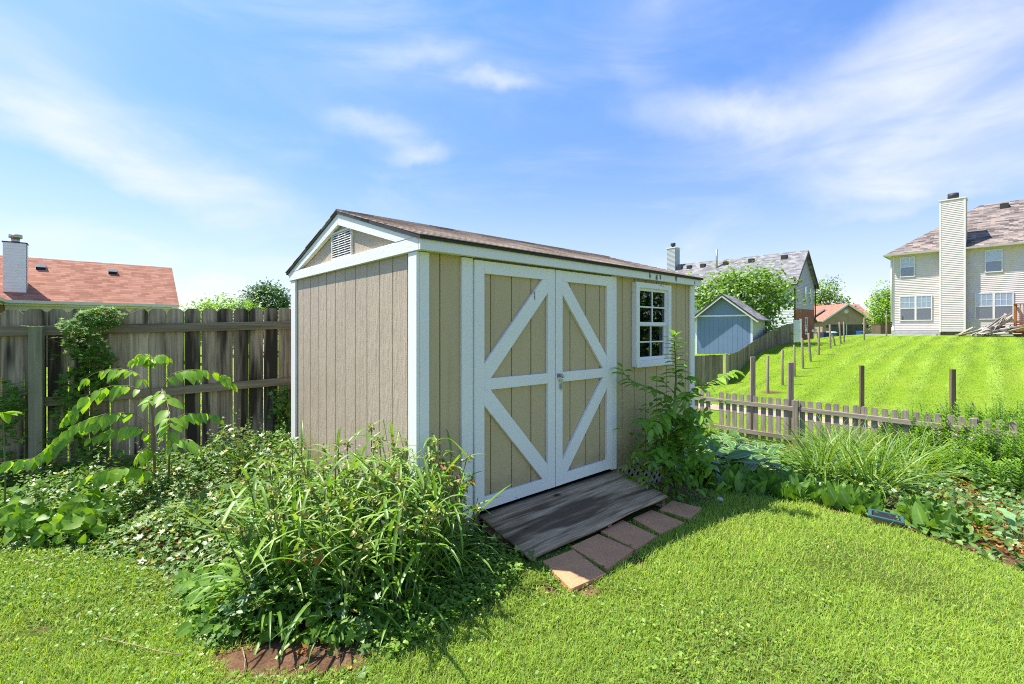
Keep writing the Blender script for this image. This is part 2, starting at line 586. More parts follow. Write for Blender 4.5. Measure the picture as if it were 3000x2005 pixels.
def brick_mat(name, c1, c2, mortar):
    m, g = newmat(name)
    uv = g.n('ShaderNodeTexCoord').outputs['UV']
    br = g.n('ShaderNodeTexBrick', {'Vector': uv, 'Color1': c1, 'Color2': c2, 'Mortar': mortar, 'Scale': 1.0,
                                    'Mortar Size': 0.008, 'Mortar Smooth': 0.1, 'Brick Width': 0.21, 'Row Height': 0.072}, offset=0.5)
    nz = g.noise(uv, 1.6, 4, 0.6)
    col = g.mix(g.rng(nz, 0.3, 0.7, 0.0, 0.35), br.outputs[0], tuple(c * 0.6 for c in c1))
    finish(g, principled(g, col, 0.85, bump(g, br.outputs[1], -0.4, 0.006), 0.2))
    return m


def glass_mat(name, tint=(0.35, 0.38, 0.4)):
    m, g = newmat(name)
    nz = g.noise(objco(g), 2.0, 2, 0.5)
    nrm = bump(g, nz, 0.06, 0.01)
    back = g.n('ShaderNodeNewGeometry').outputs['Backfacing']
    ior = g.math('MULTIPLY_ADD', back, 1 / 1.55 - 1.55, 1.55)
    fr = g.n('ShaderNodeFresnel', {'IOR': ior, 'Normal': nrm}).outputs[0]
    fr = g.math('MULTIPLY_ADD', fr, 1.25, 0.03, clamp=True)
    tr = g.n('ShaderNodeBsdfTransparent', {0: tint}).outputs[0]
    gl = g.n('ShaderNodeBsdfGlossy', {0: (0.95, 0.97, 1.0), 'Roughness': 0.015, 'Normal': nrm}).outputs[0]
    finish(g, g.n('ShaderNodeMixShader', {0: fr, 1: tr, 2: gl}).outputs[0])
    return m


def leaf_mat(name, stops, trans=0.4, rough=0.42, spec=0.5, tcol=(1.35, 1.3, 0.5), margin=None, gain=(1.55, 1.6, 1.15)):
    """stops: ramp over the per-leaf random number; margin: pale leaf edge"""
    m, g = newmat(name)
    stops = [(p_, tuple(min(.8, c_ * k_) for c_, k_ in zip(cc, gain))) for p_, cc in stops]
    rough = max(rough, 0.40) + .03
    rnd = g.n('ShaderNodeAttribute', None, attribute_name='rnd').outputs['Fac']
    col = g.ramp(rnd, stops)
    co = g.n('ShaderNodeTexCoord').outputs['Object']
    nz = g.noise(co, 22, 3, 0.6)
    col = g.mix(1.0, col, g.ramp(nz, [(0.3, (0.78, 0.8, 0.78)), (0.7, (1.18, 1.15, 1.1))]), 'MULTIPLY')
    rib = g.n('ShaderNodeAttribute', None, attribute_name='rim').outputs['Fac']
    col = g.mix(g.rng(rib, 0.22, 0.0, 0.0, 0.35), col, (0.42, 0.5, 0.2))
    if margin:
        rim = g.n('ShaderNodeAttribute', None, attribute_name='rim').outputs['Fac']
        col = g.mix(g.rng(rim, 0.8, 0.92), col, margin)
    p = principled(g, col, rough, None, spec)
    t = g.n('ShaderNodeBsdfTranslucent', {0: g.mix(1.0, col, tcol, 'MULTIPLY')}).outputs[0]
    finish(g, g.n('ShaderNodeMixShader', {0: trans, 1: p, 2: t}).outputs[0])
    return m


M = {}
M['white'] = paint_mat('white_paint', (0.83, 0.81, 0.76), 'Z', wear=0.12, strength=0.12)
M['white_x'] = paint_mat('white_paint_board', (0.83, 0.81, 0.76), 'X', wear=0.12, strength=0.5)
M['white_peeling'] = paint_mat('peeling_white_paint', (0.81, 0.79, 0.745), 'X', wear=0.35, strength=0.5, peel=[(2.58, 1.99, .07), (2.70, 1.98, .07), (2.77, 1.99, .06), (3.09, 2.0, .09), (3.5, 1.98, .05)])
M['white_worn'] = paint_mat('worn_white_paint', (0.81, 0.79, 0.745), 'X', wear=0.55, strength=0.5)
M['taupe'] = paint_mat('taupe_paint', (0.535, 0.415, 0.235), 'Z', strength=0.28, dirt=0.2, splash=True)
M['taupe_grain'] = paint_mat('taupe_grain_siding', (0.51, 0.41, 0.3), 'Z', strength=1.0, emboss=1.0, dirt=0.25, splash=True)
M['shingle_brown'] = shingle_mat('brown_shingles', [(0.23, 0.165, 0.12), (0.44, 0.325, 0.24), (0.6, 0.47, 0.37)], 0.125, 0.28, mortar=0.6)
M['shingle_gray'] = shingle_mat('gray_shingles', [(0.12, 0.12, 0.125), (0.21, 0.205, 0.205), (0.32, 0.31, 0.31)], 0.16, 0.33, mortar=0.6)
M['shingle_mixed'] = shingle_mat('mixed_shingles', [(0.05, 0.048, 0.055), (0.185, 0.152, 0.135), (0.33, 0.265, 0.225)], 0.15, 0.4, mortar=0.5)
M['shingle_red'] = shingle_mat('red_shingles', [(0.26, 0.115, 0.074), (0.37, 0.17, 0.11), (0.44, 0.225, 0.152)], 0.145, 0.3, mortar=0.62)
M['drip'] = plain_mat('dark_drip_edge', (0.035, 0.03, 0.028), 0.6)
M['galv'] = plain_mat('galvanised_metal', (0.42, 0.43, 0.43), 0.35, 0.8, 0.25, 20)
M['brass'] = plain_mat('brass_padlock', (0.45, 0.33, 0.1), 0.3, 0.9, 0.1)
M['vent'] = plain_mat('vent_plastic', (0.72, 0.69, 0.65), 0.5)
M['dark'] = plain_mat('dark_inside', (0.012, 0.012, 0.012), 0.9)  # near black standing in for unlit hollows; also colours the potting soil
M['blinds'] = plain_mat('pale_blinds', (0.66, 0.67, 0.69), 0.8, 0, 0.08)
M['glass'] = glass_mat('window_glass', (0.30, 0.33, 0.33))
M['glass_far'] = glass_mat('house_window_glass', (0.86, 0.9, 0.94))
M['vinyl'] = plain_mat('white_vinyl', (0.72, 0.74, 0.77), 0.4, 0, 0.05)
M['siding_cream'] = plain_mat('cream_vinyl_siding', (0.62, 0.545, 0.51), 0.5, 0, 0.05, 3)
M['siding_trim'] = plain_mat('pale_trim', (0.72, 0.66, 0.61), 0.5, 0, 0.05)
M['siding_gray'] = plain_mat('gray_vinyl_siding', (0.40, 0.41, 0.43), 0.5, 0, 0.05, 3)
M['siding_white'] = plain_mat('white_vinyl_siding', (0.60, 0.60, 0.60), 0.5, 0, 0.05, 3)
M['blue'] = paint_mat('blue_gray_paint', (0.165, 0.24, 0.36), 'Z', strength=0.3, dirt=0.25)
M['pale_gray'] = paint_mat('pale_gray_paint', (0.42, 0.45, 0.43), 'Z', strength=0.3)
M['brick_red'] = brick_mat('red_brick', (0.24, 0.07, 0.045), (0.33, 0.105, 0.07), (0.30, 0.22, 0.18))
M['brick_tan'] = brick_mat('tan_brick', (0.30, 0.19, 0.12), (0.40, 0.27, 0.18), (0.42, 0.36, 0.30))
M['concrete'] = plain_mat('concrete', (0.42, 0.41, 0.39), 0.9, 0, 0.15, 3, 0.2, 0.3)
M['fence'] = wood_mat('weathered_fence_boards', (0.085, 0.072, 0.052), (0.37, 0.31, 0.215), (0.68, 0.59, 0.43), 'Z', per_board=('X', 0.1475), stain=(0.05, 0.042, 0.03))
M['fence_rail'] = wood_mat('weathered_fence_rail', (0.085, 0.07, 0.045), (0.23, 0.19, 0.12), (0.42, 0.35, 0.23), 'X')
M['fence_post'] = wood_mat('mossy_fence_post', (0.12, 0.12, 0.075), (0.22, 0.215, 0.135), (0.33, 0.32, 0.21), 'Z')
M['picket'] = wood_mat('gray_picket_wood', (0.105, 0.085, 0.062), (0.3, 0.25, 0.188), (0.52, 0.455, 0.36), 'Z')
M['picket_rail'] = wood_mat('gray_picket_rail', (0.105, 0.085, 0.062), (0.3, 0.25, 0.188), (0.52, 0.455, 0.36), 'X')
M['far_fence'] = wood_mat('gray_board_fence', (0.1, 0.083, 0.06), (0.25, 0.21, 0.155), (0.42, 0.37, 0.29), 'Z', per_board=('X', 0.14))
M['stake'] = wood_mat('stake_wood', (0.15, 0.115, 0.08), (0.34, 0.27, 0.19), (0.5, 0.42, 0.32), 'Z')
M['stake_dark'] = wood_mat('dark_stake_wood', (0.08, 0.053, 0.034), (0.2, 0.14, 0.09), (0.32, 0.24, 0.165), 'Z')
M['ramp'] = wood_mat('dark_weathered_plywood', (0.085, 0.057, 0.036), (0.34, 0.235, 0.14), (0.72, 0.55, 0.36), 'X', fine=1.9, stain=(0.13, 0.088, 0.055))
M['lattice'] = wood_mat('tan_lattice', (0.25, 0.2, 0.14), (0.36, 0.3, 0.22), (0.45, 0.39, 0.3), 'X')
M['deck'] = wood_mat('stained_deck', (0.16, 0.06, 0.025), (0.30, 0.125, 0.055), (0.4, 0.2, 0.1), 'X')
M['scrap'] = wood_mat('gray_scrap_board', (0.17, 0.145, 0.12), (0.36, 0.32, 0.28), (0.55, 0.51, 0.46), 'X', fine=0.5)
M['scrap_tan'] = wood_mat('tan_scrap_board', (0.25, 0.17, 0.11), (0.42, 0.31, 0.22), (0.55, 0.44, 0.34), 'X', fine=0.5)
M['bin_blue'] = plain_mat('blue_bin_plastic', (0.02, 0.09, 0.33), 0.4)
M['navy'] = plain_mat('navy_cover', (0.02, 0.028, 0.07), 0.7)
M['green_box'] = plain_mat('green_utility_box', (0.05, 0.14, 0.09), 0.5)
M['brown_box'] = wood_mat('brown_enclosure', (0.08, 0.06, 0.045), (0.14, 0.11, 0.08), (0.2, 0.16, 0.12), 'Z')
M['planter_rim'] = plain_mat('teal_planter_rim', (0.045, 0.1, 0.105), 0.8, spec=0.15)
M['planter'] = plain_mat('tan_planter', (0.30, 0.2, 0.09), 0.5, 0, 0.35, 9)
M['gutter'] = plain_mat('cream_gutter', (0.62, 0.6, 0.52), 0.45, 0, 0.05)
M['gutter_brown'] = plain_mat('taupe_gutter', (0.40, 0.36, 0.30), 0.45, 0, 0.05)
M['stone_white'] = plain_mat('white_stone', (0.6, 0.6, 0.56), 0.8, 0, 0.2, 30)
M['twig'] = plain_mat('dry_twig', (0.3, 0.22, 0.13), 0.9, 0, 0.3, 30)
M['insect_screen'] = plain_mat('insect_screen', (0.2, 0.21, 0.225), 0.7, 0, 0.1, 30)
M['screen'] = plain_mat('garage_screen', (0.045, 0.045, 0.045), 0.5, 0, 0.6, 1.2)
M['bark'] = wood_mat('tree_bark', (0.04, 0.03, 0.022), (0.1, 0.08, 0.06), (0.18, 0.15, 0.11), 'Z')


def paver_mat():
    m, g = newmat('reddish_paver')
    co = objco(g)
    sp = g.noise(co, 150, 3, 0.75)
    bl = g.noise(co, 7, 4, 0.6)
    col = g.ramp(sp, [(0.28, (0.27, 0.14, 0.07)), (0.5, (0.62, 0.29, 0.14)), (0.68, (0.72, 0.43, 0.25)), (0.8, (0.7, 0.54, 0.4))])
    col = g.mix(g.rng(bl, 0.35, 0.75, 0, 0.35), col, (0.36, 0.2, 0.12))
    finish(g, principled(g, col, 0.9, bump(g, sp, 0.6, 0.004), 0.2))
    return m


M['paver'] = paver_mat()

G_STOPS = [(0.0, (0.075, 0.16, 0.009)), (0.45, (0.17, 0.28, 0.013)), (0.8, (0.265, 0.38, 0.022)), (0.95, (0.3, 0.32, 0.085)), (1.0, (0.42, 0.36, 0.17))]
M['grass'] = leaf_mat('grass_blades', G_STOPS, 0.44, 0.7, 0.04, (1.4, 1.3, 0.45))
M['clover'] = leaf_mat('clover_leaves', [(0, (0.055, 0.12, 0.018)), (0.6, (0.11, 0.2, 0.028)), (1, (0.22, 0.3, 0.06))], 0.38)
M['vine'] = leaf_mat('vine_leaves', [(0, (0.035, 0.085, 0.018)), (0.5, (0.075, 0.15, 0.032)), (0.85, (0.14, 0.22, 0.05)), (0.95, (0.26, 0.24, 0.06)), (1, (0.36, 0.22, 0.08))], 0.34, 0.36, 0.65)
M['lobed'] = leaf_mat('dark_lobed_leaves', [(0, (0.055, 0.125, 0.018)), (0.6, (0.1, 0.195, 0.03)), (1, (0.17, 0.27, 0.045))], 0.4, 0.6, 0.25)
M['redleaf'] = leaf_mat('reddish_new_leaves', [(0, (0.3, 0.12, 0.03)), (0.5, (0.36, 0.2, 0.06)), (1, (0.4, 0.3, 0.12))], 0.35, gain=(1.2, 1.1, 1))
M['strap'] = leaf_mat('strap_leaves', [(0, (0.06, 0.135, 0.02)), (0.5, (0.11, 0.205, 0.03)), (1, (0.19, 0.29, 0.055))], 0.38, 0.36, 0.65)
M['bud'] = leaf_mat('flower_buds', [(0, (0.13, 0.17, 0.045)), (0.6, (0.22, 0.23, 0.08)), (1, (0.32, 0.26, 0.13))], 0.15, 0.6)
M['sapling'] = leaf_mat('sapling_leaflets', [(0, (0.10, 0.2, 0.02)), (0.5, (0.15, 0.27, 0.025)), (1, (0.2, 0.33, 0.035))], 0.5, 0.36, 0.6, (1.5, 1.4, 0.45))
M['creeper'] = leaf_mat('creeper_leaves', [(0, (0.055, 0.13, 0.024)), (0.6, (0.1, 0.2, 0.034)), (0.9, (0.13, 0.22, 0.04)), (1, (0.3, 0.2, 0.07))], 0.38, 0.55, 0.25)
M['broad'] = leaf_mat('broad_bright_leaves', [(0, (0.09, 0.18, 0.018)), (0.6, (0.14, 0.25, 0.025)), (1, (0.2, 0.31, 0.045))], 0.5)
M['weedtree'] = leaf_mat('lance_leaves', [(0, (0.085, 0.18, 0.02)), (0.6, (0.14, 0.26, 0.03)), (1, (0.22, 0.34, 0.05))], 0.45)
M['hosta'] = leaf_mat('hosta_leaves', [(0, (0.035, 0.10, 0.024)), (0.6, (0.06, 0.14, 0.034)), (1, (0.1, 0.19, 0.05))], 0.3, 0.4, 0.5, margin=(0.44, 0.5, 0.26))
M['lily'] = leaf_mat('lily_leaves', [(0, (0.05, 0.12, 0.018)), (0.6, (0.085, 0.17, 0.025)), (1, (0.13, 0.23, 0.035))], 0.36)
M['daylily'] = leaf_mat('daylily_leaves', [(0, (0.05, 0.115, 0.02)), (0.6, (0.095, 0.18, 0.028)), (0.93, (0.16, 0.25, 0.045)), (1, (0.3, 0.3, 0.09))], 0.4)
M['upright'] = leaf_mat('upright_perennial_leaves', [(0, (0.05, 0.125, 0.018)), (0.6, (0.1, 0.2, 0.028)), (1, (0.18, 0.29, 0.045))], 0.42)
M['glaucous'] = leaf_mat('glaucous_leaves', [(0, (0.10, 0.19, 0.10)), (0.6, (0.16, 0.27, 0.15)), (1, (0.24, 0.34, 0.2))], 0.25)
M['rust'] = leaf_mat('rusty_sedum', [(0, (0.16, 0.07, 0.02)), (0.4, (0.30, 0.13, 0.04)), (0.7, (0.36, 0.22, 0.06)), (1, (0.2, 0.24, 0.04))], 0.25, 0.7, 0.2, gain=(1.3, 1.25, 1.1))
M['petal'] = leaf_mat('mauve_petals', [(0, (0.42, 0.16, 0.42)), (1, (0.6, 0.35, 0.58))], 0.35, tcol=(1, 0.8, 1), gain=(1, 1, 1))
M['stem'] = plain_mat('green_stem', (0.12, 0.16, 0.05), 0.6)
M['stem_brown'] = plain_mat('brown_stem', (0.2, 0.13, 0.07), 0.7)
M['tree_dark'] = leaf_mat('dark_tree_leaves', [(0, (0.025, 0.075, 0.02)), (0.6, (0.05, 0.115, 0.028)), (1, (0.09, 0.17, 0.04))], 0.25)
M['tree_mid'] = leaf_mat('tree_leaves', [(0, (0.08, 0.155, 0.028)), (0.6, (0.13, 0.22, 0.04)), (1, (0.2, 0.3, 0.07))], 0.3)
M['tree_bright'] = leaf_mat('bright_tree_leaves', [(0, (0.11, 0.2, 0.02)), (0.6, (0.17, 0.28, 0.03)), (1, (0.24, 0.35, 0.05))], 0.35)


# ------------------------------------------------------------------ ground
def ground_mat():
    m, g = newmat('turf_and_soil')
    co = objco(g)
    sp = g.n('ShaderNodeSeparateXYZ', {0: co})
    soil = g.n('ShaderNodeAttribute', None, attribute_name='soil').outputs['Fac']
    mow = g.n('ShaderNodeAttribute', None, attribute_name='mown').outputs['Fac']
    fine = g.noise(co, 55, 4, 0.7)
    mid = g.noise(co, 5.5, 4, 0.65)
    big = g.noise(co, 0.45, 3, 0.6)
    gcol = g.ramp(g.math('ADD', g.math('MULTIPLY', fine, 0.5), g.math('MULTIPLY', mid, 0.5)),
                  [(0.3, (0.1, 0.165, 0.01)), (0.5, (0.165, 0.27, 0.015)), (0.7, (0.235, 0.35, 0.026))])
    gcol = g.mix(g.rng(big, 0.45, 0.7, 0, 0.5), gcol, (0.27, 0.33, 0.04))
    # mowing stripes on the hill: they run up the slope, about 0.9 m apart
    al = g.n('ShaderNodeVectorMath', {0: co, 1: (-0.70, 0.716, 0)}, operation='DOT_PRODUCT').outputs['Value']
    al = g.math('ADD', al, g.math('MULTIPLY', g.noise(co, 0.5, 2), 0.5))
    st = g.math('SINE', g.math('MULTIPLY', al, 2 * math.pi / 0.85))
    st = g.math('MULTIPLY', g.rng(st, -0.2, 0.9), mow)
    st = g.math('MULTIPLY', st, g.rng(g.noise(co, 0.22, 2), 0.35, 0.6, 0.35, 1.0))
    near = g.n('ShaderNodeAttribute', None, attribute_name='dark_thatch').outputs['Fac']
    gcol = g.mix(near, gcol, g.ramp(fine, [(0.3, (0.03, 0.05, 0.007)), (0.55, (0.085, 0.12, 0.017)), (0.75, (0.2, 0.2, 0.05))]))  # thatch coloured dark, painting in the shade of gaps between blades
    gcol = g.mix(g.math('MULTIPLY', st, 0.5), gcol, (0.31, 0.44, 0.07))
    scol = g.ramp(g.math('ADD', g.math('MULTIPLY', fine, 0.6), g.math('MULTIPLY', mid, 0.4)),
                  [(0.3, (0.06, 0.032, 0.018)), (0.5, (0.155, 0.082, 0.045)), (0.7, (0.27, 0.16, 0.095))])
    edge = g.math('ADD', soil, g.math('MULTIPLY', g.math('SUBTRACT', mid, 0.5), 0.9))
    col = g.mix(g.rng(edge, 0.35, 0.65), gcol, scol)
    finish(g, principled(g, col, 0.95, bump(g, g.math('ADD', fine, mid), 0.8, 0.025), 0.1))
    return m


# garden bed outlines, in plan
FRONT_BED = [gd(*p) for p in ((0, 1262), (150, 1268), (300, 1288), (405, 1345), (420, 1430), (470, 1500), (620, 1560), (830, 1555), (880, 1480),
                              (960, 1400), (1040, 1330), (1120, 1280), (1200, 1275))]
LEFT_BED = [(p.x, p.y) for p in FRONT_BED] + [(0.02, 3.12), (-0.22, 3.36), (-0.60, 3.02), (-2.23, 4.81), (-2.4, 5.5), (-4.6, 4.05), (-6.5, 2.7), (-5.2, 2.2)]
RIGHT_BED = [(p.x, p.y) for p in (gd(*q) for q in ((1440, 1095), (1500, 1100), (1560, 1112), (1650, 1128), (1750, 1142), (1900, 1165), (2000, 1195), (2100, 1228),
                                  (2200, 1264), (2346, 1318)))] + [(4.9, 2.9), (7.6, 6.5), (4.5, 9.75), (2.6, 8.4), (2.1, 5.45), (1.0, 4.5)]
SOIL_PATCH = [(p.x, p.y) for p in (gd(*q) for q in ((440, 1500), (560, 1478), (700, 1470), (830, 1490), (860, 1530), (760, 1560), (640, 1568), (500, 1568)))]
BARE = [(p.x, p.y) for p in (gd(*q) for q in ((1470, 1105), (1600, 1110), (1640, 1150), (1560, 1160), (1500, 1130)))]
PATH_T = (2.95, 3.7)


def make_ground():
    def axis(a, b, dens, lo, hi):
        near = np.arange(a, b, dens)
        out_hi = b + np.cumsum(0.1 * 1.10 ** np.arange(100)); out_lo = a - np.cumsum(0.1 * 1.10 ** np.arange(100))
        return np.concatenate((out_lo[out_lo > lo][::-1], near, out_hi[out_hi < hi]))
    xs = axis(-6, 9, 0.07, -900, 900); ys = axis(0.3, 11, 0.07, -60, 1400)
    X, Y = np.meshgrid(xs, ys)
    Z = H(X, Y)
    soft = np.sin(X * 3.1 + 1) * np.sin(Y * 2.7) * 0.012 + np.sin(X * 7.3) * np.sin(Y * 8.1 + 2) * 0.006
    Z = Z + soft * (np.hypot(X, Y - 4) < 16)
    soil = np.zeros(X.shape)
    for poly, wd in ((LEFT_BED, 0.18), (RIGHT_BED, 0.15), (SOIL_PATCH, 0.1), (BARE, 0.2)):
        ins = inpoly(X, Y, poly); d = edge_dist(X, Y, poly)
        soil = np.maximum(soil, np.clip(0.5 + np.where(ins, d, -d) / wd * 0.5, 0, 1))
    # beneath the garden shed
    lx = (X + 0.6012) * D1.x + (Y - 3.0) * D1.y; ly = (X + 0.6012) * D2.x + (Y - 3.0) * D2.y
    soil = np.maximum(soil, ((lx > -.05) & (lx < 3.7) & (ly > -0.12) & (ly < 2.5)) * 1.0)
    # worn edge beside the pavers and scuffed turf round some stakes
    for (cx, cy, r) in BARE_SPOTS:
        soil = np.maximum(soil, np.clip(1 - np.hypot(X - cx, Y - cy) / r, 0, 1) * 0.85)
    t = (X - PF[0]) * NRM[0] + (Y - PF[1]) * NRM[1]
    s = (X - PF[0]) * TAN[0] + (Y - PF[1]) * TAN[1]
    mown = np.clip((t - 4.2) / 2, 0, 1) * np.clip((0.9 - s) / 1.0, 0, 1) * np.clip((40 - t) / 8, 0, 1)
    dark_thatch = np.clip((-.1 - t) / .4, 0, 1) * np.clip((13 - np.hypot(X, Y)) / 4, 0, 1)
    ny, nx = X.shape
    me = bpy.data.meshes.new('ground')
    V = np.stack((X, Y, Z), -1).reshape(-1, 3).astype(np.float32)
    i = np.arange(ny * nx).reshape(ny, nx)
    F = np.stack((i[:-1, :-1], i[:-1, 1:], i[1:, 1:], i[1:, :-1]), -1).reshape(-1, 4).astype(np.int32)
    me.vertices.add(len(V)); me.vertices.foreach_set('co', V.ravel())
    me.loops.add(F.size); me.loops.foreach_set('vertex_index', F.ravel())
    me.polygons.add(len(F)); me.polygons.foreach_set('loop_start', np.arange(0, F.size, 4, dtype=np.int32))
    me.polygons.foreach_set('use_smooth', np.ones(len(F), bool))
    a = me.attributes.new('soil', 'FLOAT', 'POINT'); a.data.foreach_set('value', soil.ravel().astype(np.float32))
    a = me.attributes.new('mown', 'FLOAT', 'POINT'); a.data.foreach_set('value', mown.ravel().astype(np.float32))
    a = me.attributes.new('dark_thatch', 'FLOAT', 'POINT'); a.data.foreach_set('value', dark_thatch.ravel().astype(np.float32))
    me.update()
    tag(link('ground', me, ground_mat()), 'sloping green lawn and garden soil under the whole yard', 'ground', kind='structure')


_g1 = ground_at(1690, 1745); _g2 = ground_at(1850, 1655)
BARE_SPOTS = [(p.x, p.y, r) for p, r in ((ground_at(1610, 1730), .16), (ground_at(1720, 1735), .14), (ground_at(1870, 1650), .12),
              (ground_at(2258, 1150), .75), (ground_at(2352, 1080), .5), (ground_at(2075, 1245), 0.7), 
              (ground_at(120, 1850), .1), (ground_at(2740, 1560), .2), (ground_at(2450, 1500), .2))]
make_ground()


def path_strip():
    mb = MB()
    n = 60
    for i in range(n):
        q = []
        for k in (i, i + 1):
            s = 4.0 - k / n * 26
            for t in PATH_T:
                tt = t + 0.06 * math.sin(k * 1.7 + t)
                x = PF[0] + NRM[0] * tt + TAN[0] * s; y = PF[1] + NRM[1] * tt + TAN[1] * s
                q.append((x, y, h(x, y) + 0.02))
        mb.add(q, [(0, 1, 3, 2)], True)
    m, g = newmat('pale_path')
    co = objco(g)
    nz = g.noise(co, 40, 4, 0.7); b = g.noise(co, 2.5, 3)
    col = g.ramp(g.math('ADD', g.math('MULTIPLY', nz, .5), g.math('MULTIPLY', b, .5)), [(0.3, (0.24, 0.16, 0.115)), (0.5, (0.40, 0.28, 0.21)), (0.7, (0.52, 0.38, 0.3))])
    finish(g, principled(g, col, 0.95, bump(g, nz, 0.5, 0.01), 0.1))
    tag(mb.build('path', m), 'pale pinkish dirt path running behind the picket fence', 'path', kind='structure')


path_strip()


def auto_uv(o):
    """uv in metres: u level along each face, v up it"""
    me = o.data
    uv = me.uv_layers.new(name='uv')
    up = Vector((0, 0, 1))
    for p in me.polygons:
        n = p.normal
        hx = up.cross(n)
        hx = Vector((1, 0, 0)) if hx.length < 0.02 else hx.normalized()
        vx = n.cross(hx)
        for li in p.loop_indices:
            co = me.vertices[me.loops[li].vertex_index].co
            uv.data[li].uv = (co.dot(hx), co.dot(vx))
    return o


# ------------------------------------------------------------------ garden shed
SHED_O = Vector((-0.6012, 3.0, 0))


def shed_pt(x, y, z): return SHED_O + D1 * x + D2 * y + Vector((0, 0, z))


def grooved(mb, a0, a1, z0, z1, plane, face, pitch=0.203, start=0.06, zt=None):
    """siding sheet: boards of one pitch with a groove between; face 'front' (y=plane) or 'gable' (x=plane)"""
    g_ = 0.011; dep = 0.011
    cuts = [a0] + [v for v in np.arange(a0 + start, a1, pitch) if v - a0 > 0.012 and a1 - v > 0.012] + [a1]
    for i in range(len(cuts) - 1):
        p, q = cuts[i] + (g_ / 2 if i else 0), cuts[i + 1] - (g_ / 2 if i < len(cuts) - 2 else 0)
        if face == 'front': mb.box(p, q, plane, plane + dep + 0.003, z0, z1)
        else: mb.box(plane, plane + dep + 0.003, p, q, z0, z1)
    if face == 'front': mb.box(a0, a1, plane + dep, plane + 0.03, z0, z1)
    else: mb.box(plane + dep, plane + 0.03, a0, a1, z0, z1)


